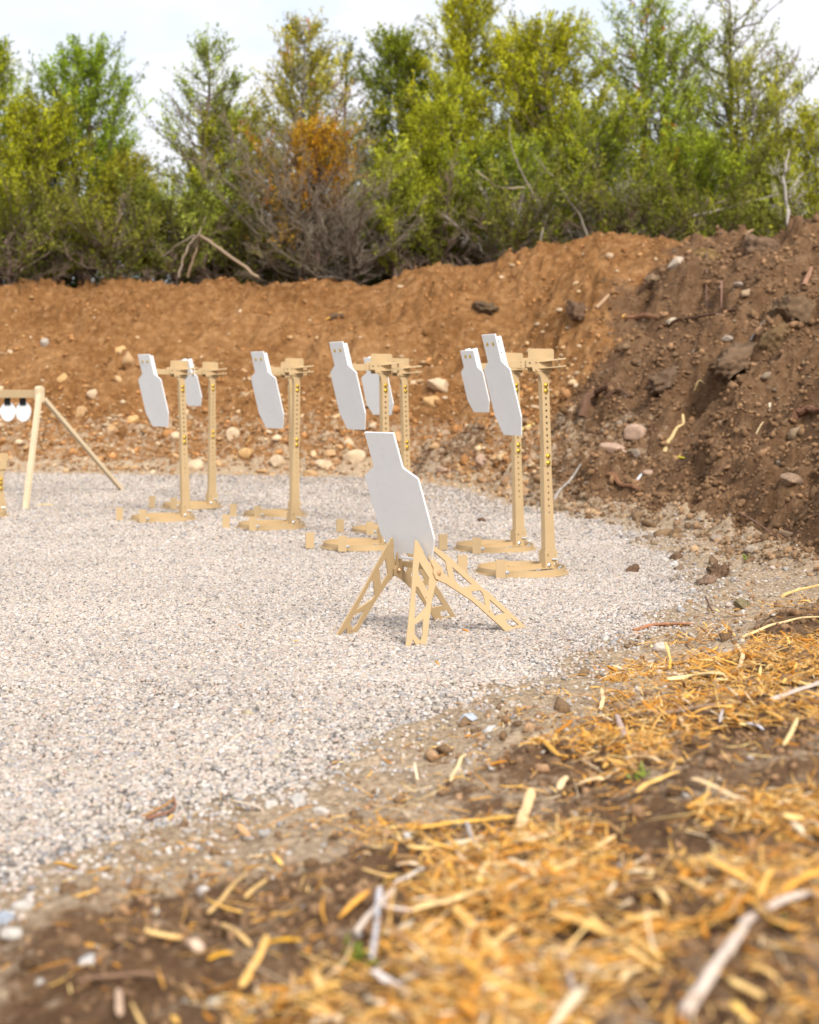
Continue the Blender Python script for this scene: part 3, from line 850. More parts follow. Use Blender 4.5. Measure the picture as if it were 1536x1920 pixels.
def blobs0(name, p, s, c):
    t = (1 + 5 ** 0.5) / 2
    v = np.array([(-1, t, 0), (1, t, 0), (-1, -t, 0), (1, -t, 0), (0, -1, t), (0, 1, t), (0, -1, -t), (0, 1, -t), (t, 0, -1), (t, 0, 1), (-t, 0, -1), (-t, 0, 1)], float)
    v /= np.linalg.norm(v[0]) * 0.93
    f = np.array([(0, 11, 5), (0, 5, 1), (0, 1, 7), (0, 7, 10), (0, 10, 11), (1, 5, 9), (5, 11, 4), (11, 10, 2), (10, 7, 6), (7, 1, 8), (3, 9, 4), (3, 4, 2), (3, 2, 6), (3, 6, 8), (3, 8, 9), (4, 9, 5), (2, 4, 11), (6, 2, 10), (8, 6, 7), (9, 8, 1)])
    n = len(p)
    J = 1 + rng.normal(0, 0.10, (n, 12, 1))
    sc_ = s[:, None] * (np.array((1.2, 0.95, 0.72)) * rng.uniform(0.78, 1.22, (n, 3)))
    V = v[None] * J * sc_[:, None, :]
    V = np.einsum('nij,nkj->nki', rotmats(rng, n, 0.55), V) + p[:, None, :]
    F = (f[None] + (np.arange(n) * 12)[:, None, None]).reshape(-1, 3)
    return mesh_np(name, V.reshape(-1, 3), F, np.repeat(c, 12, axis=0), True)
pebbles()

def soil_color(x, y, m):
    sE, sT, br = fields(x, y)
    tan = np.array((0.33, 0.162, 0.062)); brn = np.array((0.220, 0.128, 0.068)); slt = np.array((0.36, 0.25, 0.155))
    c = tan * (1 - br[:, None]) + brn * br[:, None]
    s = (np.exp(-np.maximum(sE, 0) / 0.5) * (sT < 0.3))[:, None] * 0.8
    c = c * (1 - s) + slt * s
    return c * np.exp(rng.normal(0, 0.30, (m, 1))).clip(0.45, 1.8)

def clods():
    # crumbs of soil over the banks
    x, y = wedge(150000, 1.6, 27, 1.1, 0.34)
    sE, sT, br = fields(x, y)
    dens = np.where(sT > 0, 0.34 + 0.60 * br, np.where(sE > 0.15, 0.06 + 0.34 * sstep(0.5, 1.2, sE), 0.0))
    dens = dens * (0.35 + 1.1 * sstep(-0.25, 0.45, fbm(x * 1.3, y * 1.3, 301, 4)))
    dens = np.where((sT > 0) & (sT < 2.4), dens + 0.30 * sstep(2.4, 0.6, sT), dens)
    dens = np.where(sT > 6.2, 0, dens)
    k = rng.random(len(x)) < dens
    x, y, br, sT = x[k], y[k], br[k], sT[k]; m = len(x)
    s = np.minimum(0.0130, 0.0030 + 0.0007 * y) * np.exp(rng.normal(0, 0.50, m)).clip(0.4, 4.5)
    s = s * np.where(br > 0.5, 1.2, 1.0 + 0.55 * sstep(3.0, 0.8, sT))
    nrm = slope_normals(x, y)
    p = np.stack([x, y, height(x, y)], -1) + nrm * (s * 0.25)[:, None]
    big = s > 0.03
    for nm, sel, sub in (('a', ~big, 1), ('b', big, 2)):
        pass
    me = blobs('soil_clods', p, s, soil_color(x, y, m), rng, 1, 0.27, (1, 0.9, 0.75), math.pi, False)
    tag(link('soil_clods', me, M_CLOD), 'loose crumbs and clods of soil over the banks', 'soil', None, 'stuff')
clods()

def small_stones():
    x, y = wedge(34000, 2.0, 25, 0.9, 0.34)
    sE, sT, br = fields(x, y)
    toe = np.exp(-((sT - 0.9) / 1.3) ** 2) * (1 - 0.75 * br)
    dens = np.where(sT > 0, 0.04 + 0.75 * toe * (y > 15) + 0.03 * br, 0.0) * (0.4 + 1.2 * sstep(-0.2, 0.4, fbm(x * 0.9, y * 0.9, 333, 3)))
    dens = np.where((sE > 0.0) & (sT <= 0), 0.50 * np.exp(-sE / 0.40), dens)
    dens = np.where(sT > 4.9, 0, dens)
    k = rng.random(len(x)) < dens
    x, y, br, sT = x[k], y[k], br[k], sT[k]; m = len(x)
    s = np.where(y > 12, 0.024, 0.0055 + 0.0006 * y) * np.exp(rng.normal(0, 0.50, m)).clip(0.4, 3.4)
    pal = np.array([(0.54, 0.34, 0.17), (0.60, 0.42, 0.24), (0.46, 0.26, 0.11), (0.64, 0.48, 0.31), (0.40, 0.22, 0.09), (0.50, 0.36, 0.23)])
    c = pal[rng.integers(0, len(pal), m)] * rng.uniform(0.8, 1.1, (m, 1))
    c = np.where(br[:, None] > 0.5, c * np.array((0.42, 0.42, 0.45)), c)
    c = np.where((y < 11)[:, None] & (sT < 0)[:, None], PEB[rng.choice(len(PEB), m, p=PW)] * 0.9, c)
    p = np.stack([x, y, height(x, y)], -1) + slope_normals(x, y) * (s * 0.2)[:, None]
    me = blobs('small_stones', p, s, c, rng, 1, 0.17, (1.15, 0.85, 0.62), 0.8, False)
    tag(link('small_stones', me, M_STONE), 'small stones strewn along the foot of the bank', 'stones', None, 'stuff')
small_stones()

# individual rocks read off the photograph: px, py, width px, height px, colour, label
TANR = (0.48, 0.30, 0.15); PALE = (0.55, 0.41, 0.265); GRY = (0.34, 0.27, 0.21); PNK = (0.42, 0.28, 0.20); DRK = (0.15, 0.09, 0.055); ORG = (0.55, 0.34, 0.15)
ROCKS = [
 (822, 718, 52, 28, PALE, 'large pale angular boulder on the tan slope right of the paired stands'),
 (812, 748, 34, 26, ORG, 'brown rock just under the large pale boulder'),
 (702, 797, 18, 14, PALE, 'small pale round stone on the tan slope left of the nearest plates'),
 (84, 641, 22, 15, (0.42, 0.36, 0.29), 'grey pointed rock high on the bank above the trestle'),
 (243, 672, 26, 36, TANR, 'tall tan slab of rock left of the leftmost white plate'),
 (225, 655, 34, 14, ORG, 'flat tan rock above the tall slab left of the leftmost plate'),
 (173, 736, 24, 17, PALE, 'smooth pale rock to the right of the trestle top'),
 (150, 772, 28, 20, TANR, 'tan rock between the trestle legs'),
 (118, 706, 24, 22, ORG, 'brown rounded rock just right of the trestle top'),
 (248, 786, 32, 18, ORG, 'brown rock below the left plate on the tan slope'),
 (212, 804, 28, 16, TANR, 'flat pale rock right of the sloping trestle leg'),
 (332, 818, 24, 18, PALE, 'pale rock behind the leftmost post'),
 (363, 868, 32, 26, PALE, 'pale blocky rock on the gravel edge between the two left posts'),
 (408, 868, 20, 14, TANR, 'tan rock right of the rear left post at the gravel edge'),
 (436, 812, 26, 24, PALE, 'pale rock halfway between the left posts and the middle posts'),
 (465, 846, 34, 22, ORG, 'brown rock low on the bank left of the middle posts'),
 (520, 864, 30, 26, PALE, 'pinkish pale rock at the gravel edge just left of the middle posts'),
 (492, 882, 24, 12, TANR, 'flat tan rock lying low left of the middle posts'),
 (602, 868, 40, 20, PALE, 'long pale rock low on the bank right of the middle posts'),
 (620, 847, 34, 20, TANR, 'pale rock above the long one right of the middle posts'),
 (664, 855, 38, 24, PALE, 'rounded pale rock left of the low target'),
 (583, 885, 30, 18, TANR, 'tan rock at the gravel edge near the middle posts'),
 (652, 828, 24, 20, PALE, 'pale wedge shaped rock between the middle posts and the low target'),
 (742, 822, 26, 26, TANR, 'tan rock between the paired posts behind the low target'),
 (733, 860, 24, 14, PALE, 'pale flat rock at the foot of the bank behind the low target'),
 (814, 836, 18, 17, TANR, 'round tan stone right of the rear paired post'),
 (832, 881, 30, 18, PNK, 'pinkish tan rock lying on the dark soil patch behind the low target'),
 (905, 862, 26, 22, PNK, 'pink grey rock left of the nearest pair of posts'),
 (1270, 490, 34, 22, (0.46, 0.37, 0.28), 'pale rock right under the top of the brown bank'),
 (1385, 532, 30, 12, GRY, 'flat grey stone near the top of the brown bank'),
 (1402, 548, 30, 13, (0.36, 0.25, 0.15), 'flat brown stone just below the flat grey one'),
 (1365, 632, 26, 12, GRY, 'rounded grey stone in the middle of the brown bank'),
 (1190, 810, 46, 30, PNK, 'large pinkish flat slab embedded in the brown slope'),
 (1158, 838, 56, 22, PNK, 'long pinkish slab below and left of the large flat slab'),
 (1195, 848, 22, 14, GRY, 'small grey stone under the two pinkish slabs'),
 (1215, 885, 28, 13, PNK, 'pink grey stone left of the yellow leaf on the brown slope'),
 (1485, 895, 42, 26, (0.26, 0.17, 0.11), 'brown rock low on the right side of the brown slope'),
 (1410, 1030, 42, 18, GRY, 'greyish flat rock where gravel meets the brown slope'),
 (1345, 1008, 24, 14, GRY, 'grey stone at the head of the silty tongue beside the slope'),
 (1475, 1000, 34, 18, (0.22, 0.15, 0.10), 'brown rock in the slope right of the flat greyish rock'),
 (1262, 600, 26, 16, (0.50, 0.42, 0.30), 'pale stone beside the broken branch on the brown bank'),
 (462, 1336, 27, 14, (0.40, 0.33, 0.22), 'single olive brown stone lying on the open gravel'),
 (561, 1500, 34, 26, (0.42, 0.39, 0.36), 'rounded grey stone on the silty edge of the gravel'),
 (508, 1508, 26, 18, (0.56, 0.51, 0.46), 'white stone left of the rounded grey one on the silty edge'),
 (605, 1520, 36, 20, (0.54, 0.48, 0.42), 'pale flat stone right of the rounded grey one on the silty edge'),
 (20, 1745, 42, 30, (0.52, 0.48, 0.43), 'pale stone near the lower left corner'),
 (6, 1722, 44, 28, (0.36, 0.40, 0.47), 'blue grey stone at the lower left edge'),
 (248, 1654, 30, 24, (0.58, 0.58, 0.58), 'bluish stone on the silt above the lower left corner'),
 (55, 1685, 26, 20, (0.56, 0.47, 0.43), 'pinkish white stone on the silt at the lower left'),
 (364, 1770, 36, 26, (0.60, 0.44, 0.32), 'peach coloured stone on the brown soil near the bottom'),
 (875, 1345, 40, 14, (0.40, 0.43, 0.47), 'bluish flat stone on the silty edge below the low target'),
 (1240, 1213, 30, 18, (0.50, 0.42, 0.36), 'tan stone on the silty edge under the bark strip'),
 (165, 1800, 44, 22, (0.44, 0.41, 0.38), 'grey stone in the silt of the lower left corner'),
 (140, 1760, 30, 18, (0.46, 0.36, 0.24), 'brown stone above the grey one in the lower left corner'),
]
def rock(px, py, w, h, col, label, cat='rock', name='rock', group=None, mat=None, jit=0.13, seed=0, sub=2, lift=0.2):
    p = G(px, py + h * 0.35)
    k = p.y / FPX
    r2 = np.random.default_rng(seed * 13 + 5)
    v, f = ico(sub + 1)
    # angular: push vertices onto a few random cutting planes
    q = v * (1 + r2.normal(0, jit * 0.2, (len(v), 1)))
    for _ in range(15):
        n = r2.normal(size=3); n /= np.linalg.norm(n); d = r2.uniform(0.48, 0.86)
        s = q @ n; q = q - np.maximum(s - d, 0)[:, None] * n
    if jit > 0.2:
        nn = perlin(v[:, 0] * 2.3 + seed, v[:, 1] * 2.3 + v[:, 2] * 1.9, seed) * 0.35 + perlin(v[:, 0] * 6 + seed, v[:, 1] * 6 - v[:, 2] * 5, seed + 3) * 0.22
        q = q * (1 + nn[:, None] + 0.10 * r2.normal(size=(len(q), 1)).clip(-1, 1))
    q = q * np.array((w * k / 2 * 1.2, w * k / 2 * 0.95, h * k / 2 * 1.35))
    a = r2.uniform(-0.3, 0.3); ca, sa = math.cos(a), math.sin(a)
    q = q @ np.array([(ca, 0, sa), (0, 1, 0), (-sa, 0, ca)])
    c = np.ones((len(q), 3)) * np.array(col) * (1 + 0.10 * r2.normal(size=(len(q), 1)))
    me = mesh_np(name, q, f, np.clip(c, 0.01, 0.85), False)
    o = link(name, me, mat or M_STONE)
    o.location = (p.x, p.y, p.z + h * k * lift); o.rotation_euler = (0, 0, r2.uniform(-0.5, 0.5))
    return tag(o, label, cat, group)
for i, (px, py, w, h, col, lab) in enumerate(ROCKS):
    rock(px, py, w, h, col, lab, group='loose rocks', seed=i + 1)
CLODS = [
 (1187, 1066, 26, 22, DRK, 'round dark soil clod on the gravel between stand and slope'),
 (1350, 1068, 42, 32, DRK, 'biggest dark soil clod on the gravel under the slope'),
 (1325, 1086, 36, 26, (0.24, 0.16, 0.11), 'brown soil clod in front of the biggest dark one'),
 (1266, 1042, 20, 18, (0.17, 0.11, 0.07), 'small dark clod behind the others on the gravel'),
 (1275, 1064, 22, 14, (0.24, 0.17, 0.12), 'small brown clod left of the biggest dark one'),
 (1392, 1130, 30, 22, (0.20, 0.16, 0.09), 'mossy brown clod at the corner of the gravel'),
 (905, 975, 18, 14, DRK, 'dark clod at the gravel edge left of the near posts'),
 (1085, 575, 60, 34, DRK, 'mass of roots and dark soil sticking out of the tan bank'),
 (905, 570, 50, 22, (0.13, 0.085, 0.05), 'dark lump of soil on the upper tan slope'),
 (1330, 470, 60, 40, (0.25, 0.16, 0.07), 'ochre lump of soil on top of the brown bank'),
 (1430, 455, 70, 44, (0.19, 0.12, 0.075), 'big crumbly clod on the crest at the upper right'),
 (1490, 560, 70, 50, (0.17, 0.11, 0.065), 'big brown clod jutting from the right side of the bank'),
 (1380, 660, 120, 60, (0.17, 0.108, 0.066), 'wide hummock of brown soil hanging over the slope'),
 (1460, 620, 60, 60, (0.19, 0.12, 0.06), 'brown clod with ochre soil right of the white root'),
 (1250, 700, 70, 40, (0.15, 0.095, 0.06), 'dark clod below the broken branch'),
 (1230, 520, 50, 26, (0.24, 0.16, 0.10), 'brown clod left of the upright twigs'),
]
for i, (px, py, w, h, col, lab) in enumerate(CLODS):
    rock(px, py, w, h, col, lab, cat='soil clod', name='soil_clod', group='clods of soil', mat=M_CLOD, jit=0.3, seed=200 + i, sub=3 if w > 40 else 2, lift=-0.05 if w > 40 else 0.15)

# ------------------------------------------------------------------ wood: chips, sticks, roots
def splinters(P, dirs, length, width, thick, bend, cols, rng, name, ups=None, seg=4, rag=0.25):
    n = len(P); K = seg + 1
    t = np.linspace(-0.5, 0.5, K)[None, :]
    prof = (1 - (2 * np.abs(t)) ** 3 * rng.uniform(0.1, 0.85, (n, 1)))
    d = dirs / np.linalg.norm(dirs, axis=1, keepdims=True)
    up = ups if ups is not None else np.tile([0, 0, 1.0], (n, 1)) + rng.normal(0, 0.25, (n, 3))
    s = np.cross(up, d); s /= np.linalg.norm(s, axis=1, keepdims=True); u = np.cross(d, s)
    cen = P[:, None, :] + d[:, None, :] * (t * length[:, None])[..., None] + u[:, None, :] * ((0.25 - t * t) * 4 * bend[:, None] * length[:, None])[..., None]
    cen = cen + s[:, None, :] * ((np.sin(t * 5 + rng.uniform(0, 6, (n, 1)))) * (length * 0.012)[:, None])[..., None]
    w = width[:, None] / 2 * prof * (1 + rng.normal(0, rag, (n, K)) * 1.1); h = thick[:, None] / 2 * (0.55 + 0.45 * prof)
    c4 = [(-1, -1), (1, -1), (1, 1), (-1, 1)]
    V = np.stack([cen + s[:, None, :] * (a * w)[..., None] + u[:, None, :] * (b * h)[..., None] for a, b in c4], 2)   # n,K,4,3
    idx = np.arange(n * K * 4).reshape(n, K, 4)
    F = []
    for a in range(4):
        b = (a + 1) % 4
        F.append(np.stack([idx[:, :-1, a], idx[:, :-1, b], idx[:, 1:, b], idx[:, 1:, a]], -1).reshape(-1, 4))
    F.append(idx[:, 0, ::-1].reshape(-1, 4)); F.append(idx[:, -1, :].reshape(-1, 4))
    C = np.repeat(cols, K * 4, axis=0) * rng.uniform(0.9, 1.1, (n * K * 4, 1))
    return mesh_np(name, V.reshape(-1, 3), F, np.clip(C, 0, 0.9), False)

CHIP = np.array((1.12, 1.07, 0.98)) * np.array([(0.72, 0.37, 0.075), (0.78, 0.46, 0.13), (0.62, 0.28, 0.04), (0.82, 0.56, 0.24), (0.52, 0.22, 0.03), (0.66, 0.38, 0.11), (0.46, 0.29, 0.14), (0.78, 0.64, 0.46), (0.30, 0.17, 0.08), (0.52, 0.29, 0.06)])
CW = np.array([.15, .16, .10, .15, .08, .09, .09, .06, .08, .04]); CW /= CW.sum()
# centres of the mulch patches, read off the photograph: px, py, spread px x / y, strength
MULCH = [(1360, 1262, 170, 34, 1.5), (1480, 1230, 90, 30, 1.3), (1260, 1290, 120, 26, 1.0), (1190, 1360, 110, 40, .9), (1120, 1410, 150, 36, .8), (930, 1575, 190, 40, .9), (760, 1560, 120, 20, .5),
         (1330, 1340, 60, 20, .6), (1480, 1330, 60, 24, .5), (1500, 1420, 60, 60, .5), (1200, 1500, 150, 30, .55), (1400, 1500, 130, 30, .6), (1250, 1620, 220, 70, .65), (1480, 1600, 90, 60, .7), (850, 1720, 190, 60, .9), (740, 1800, 150, 60, 1.0),
         (950, 1860, 320, 80, 1.2), (1300, 1850, 260, 100, .9), (1480, 1780, 100, 80, .6), (560, 1870, 110, 40, .7), (1060, 1700, 160, 50, .5), (470, 1790, 50, 24, .25), (640, 1480, 60, 14, .12), (1500, 1160, 120, 20, .35), (1440, 1120, 90, 14, .25)]
# bare brown soil between the patches
BARE = [(1410, 1440, 130, 34, 0.95), (1000, 1460, 90, 40, 0.9), (640, 1640, 110, 60, 0.9), (1080, 1330, 70, 40, 0.8), (1230, 1590, 60, 18, 0.7), (1100, 1800, 60, 30, 0.5), (760, 1500, 140, 30, 0.9), (1290, 1550, 100, 14, 0.6), (300, 1780, 220, 90, 0.85), (900, 1660, 50, 14, 0.6), (1150, 1660, 80, 20, 0.5)]
def mulch_density(x, y):
    z = height(x, y)
    px = 768 + x / y * FPX; py = HORIZ + (CAMZ - z) / y * FPX
    d = np.zeros_like(x)
    for (a, b, sa, sb, k) in MULCH: d += k * np.exp(-0.5 * (((px - a) / sa) ** 2 + ((py - b) / sb) ** 2))
    # carries on beyond the frame to the right and under the camera
    d = np.maximum(d, 0.65 * sstep(1500, 1750, px) * (y < 6.5)); d = np.maximum(d, 0.9 * sstep(1900, 2100, py) * sstep(-0.9, -0.2, x))
    patch = sstep(-0.25, 0.30, fbm(x * 2.6, y * 2.6, 401, 3))
    for (a, b, sa, sb, k) in BARE: d = d * (1 - k * np.exp(-0.5 * (((px - a) / sa) ** 2 + ((py - b) / sb) ** 2)))
    return d * (0.22 + 0.98 * patch), z

def mulch():
    n = 210000
    y = np.sqrt(rng.uniform(1.2 ** 1.2, 8.2 ** 1.2, n) ** (2 / 1.2)); x = rng.uniform(-0.24, 0.42, n) * y + rng.uniform(-0.1, 0.1, n)
    sE, sT, br = fields(x, y)
    d, z = mulch_density(x, y)
    d = np.where(sE > 0.3, d + 0.018, np.where(sE > 0, 0.006, 0.0006))
    d = np.where(sT > 0.4, 0.02, d)
    k = rng.random(n) < np.where(d > 0.05, np.minimum(0.55, 0.56 * d ** 1.8), d)
    x, y, z = x[k], y[k], z[k]; m = len(x)
    L_ = (0.028 * np.exp(rng.normal(0, 0.60, m))).clip(0.008, 0.14)
    L_ = L_ * (1 + 0.10 * sstep(3.8, 2.4, y))
    W_ = (L_ * rng.uniform(0.05, 0.20, m)).clip(0.0014, 0.013)
    T_ = W_ * rng.uniform(0.2, 0.6, m)
    fib = rng.random(m) < 0.6
    W_ = np.where(fib, 0.0014 + 0.0018 * rng.random(m), W_); T_ = np.where(fib, W_ * 0.8, T_); L_ = np.where(fib, L_ * 1.25, L_)
    a = rng.uniform(0, math.pi * 2, m); tilt = np.abs(rng.normal(0, 0.28, m))
    dirs = np.stack([np.cos(a) * np.cos(tilt), np.sin(a) * np.cos(tilt), np.sin(tilt)], -1)
    P = np.stack([x, y, z + 0.003 + 0.5 * L_ * np.sin(tilt) * 0.8 + rng.exponential(0.006, m)], -1)
    cols = CHIP[rng.choice(len(CHIP), m, p=CW)] * rng.uniform(0.7, 1.1, (m, 1))
    me = splinters(P, dirs, L_, W_, T_, rng.normal(0.0, 0.05, m), cols, rng, 'wood_mulch')
    tag(link('wood_mulch', me, M_CHIP), 'orange wood mulch of shredded chips and fibres over the brown soil', 'mulch', None, 'stuff')
mulch()

def piece(pts, w, thick, col, label, cat, name, group=None, mat=None, lift=0.3, seed=0, taper=0.35, sides=7, knots=0.12, tipcol=None, raise_px=None, part=None):
    """a stick, root or chip laid through photo pixels on the ground; w = width in px at the first point"""
    r2 = random.Random(seed + 900)
    if cat == 'root': col = tuple(v * 0.7 for v in col)
    P = [G(*q[:2]) for q in pts]
    for i, q in enumerate(pts):
        if len(q) > 2: P[i].z += q[2]
    k = P[0].y / FPX
    W_ = w * k
    # resample
    Q = []
    for a, b in zip(P[:-1], P[1:]):
        n = 5
        for j in range(n): Q.append(a.lerp(b, j / n))
    Q.append(P[-1])
    for i in range(1, len(Q) - 1):
        Q[i] = Q[i] + Vector((r2.gauss(0, 1), r2.gauss(0, 1), r2.gauss(0, 1))) * W_ * knots
        g = hz(Q[i].x, Q[i].y)
        if Q[i].z < g + W_ * 0.1: Q[i].z = g + W_ * 0.1
    for _ in range(2): Q = [Q[0]] + [(Q[i - 1] + Q[i] * 2 + Q[i + 1]) / 4 for i in range(1, len(Q) - 1)] + [Q[-1]]
    Q = [q + Vector((0, 0, W_ * lift + (0.012 if P[0].y < 4.6 else 0.0))) for q in Q]
    o0 = Q[0].copy()
    vs_, fs_, cs = [], [], []
    n = len(Q)
    for i, q in enumerate(Q):
        d = (Q[min(i + 1, n - 1)] - Q[max(i - 1, 0)]).normalized()
        s = d.cross(Vector((0, 0, 1)));  s = s.normalized() if s.length > 1e-3 else Vector((1, 0, 0)); u = s.cross(d)
        t = i / (n - 1)
        rr = W_ / 2 * (1 - taper * t) * (1 + r2.uniform(-0.10, 0.10))
        if thick < 0.6:      # flat splinter: pointed ends
            rr *= min(1, 0.55 + 4.5 * min(t, 1 - t)) * (0.9 if cat != 'wood chip' else 0.66)
        for j in range(sides):
            a = 2 * math.pi * j / sides
            vs_.append(tuple(q - o0 + s * (rr * math.cos(a)) + u * (rr * thick * math.sin(a))))
            c = col if not (tipcol and i == 0) else tipcol
            f_ = r2.uniform(0.85, 1.15); cs.append([min(0.9, v * f_) for v in c])
    for i in range(n - 1):
        for j in range(sides):
            a = i * sides + j; b = i * sides + (j + 1) % sides
            fs_.append((a, b, b + sides, a + sides))
    me = bpy.data.meshes.new(name)
    fs_.append(tuple(range(sides - 1, -1, -1))); fs_.append(tuple(range((n - 1) * sides, n * sides)))
    me.from_pydata(vs_, [], fs_)
    at = me.color_attributes.new('Col', 'FLOAT_COLOR', 'POINT')
    for i, c in enumerate(cs): at.data[i].color = (*c, 1)
    ob = link(name, me, mat or M_CHIP); ob.location = o0
    if part is not None:
        ob.location = o0 - part.location; ob.parent = part
        return ob
    return tag(ob, label, cat, group)

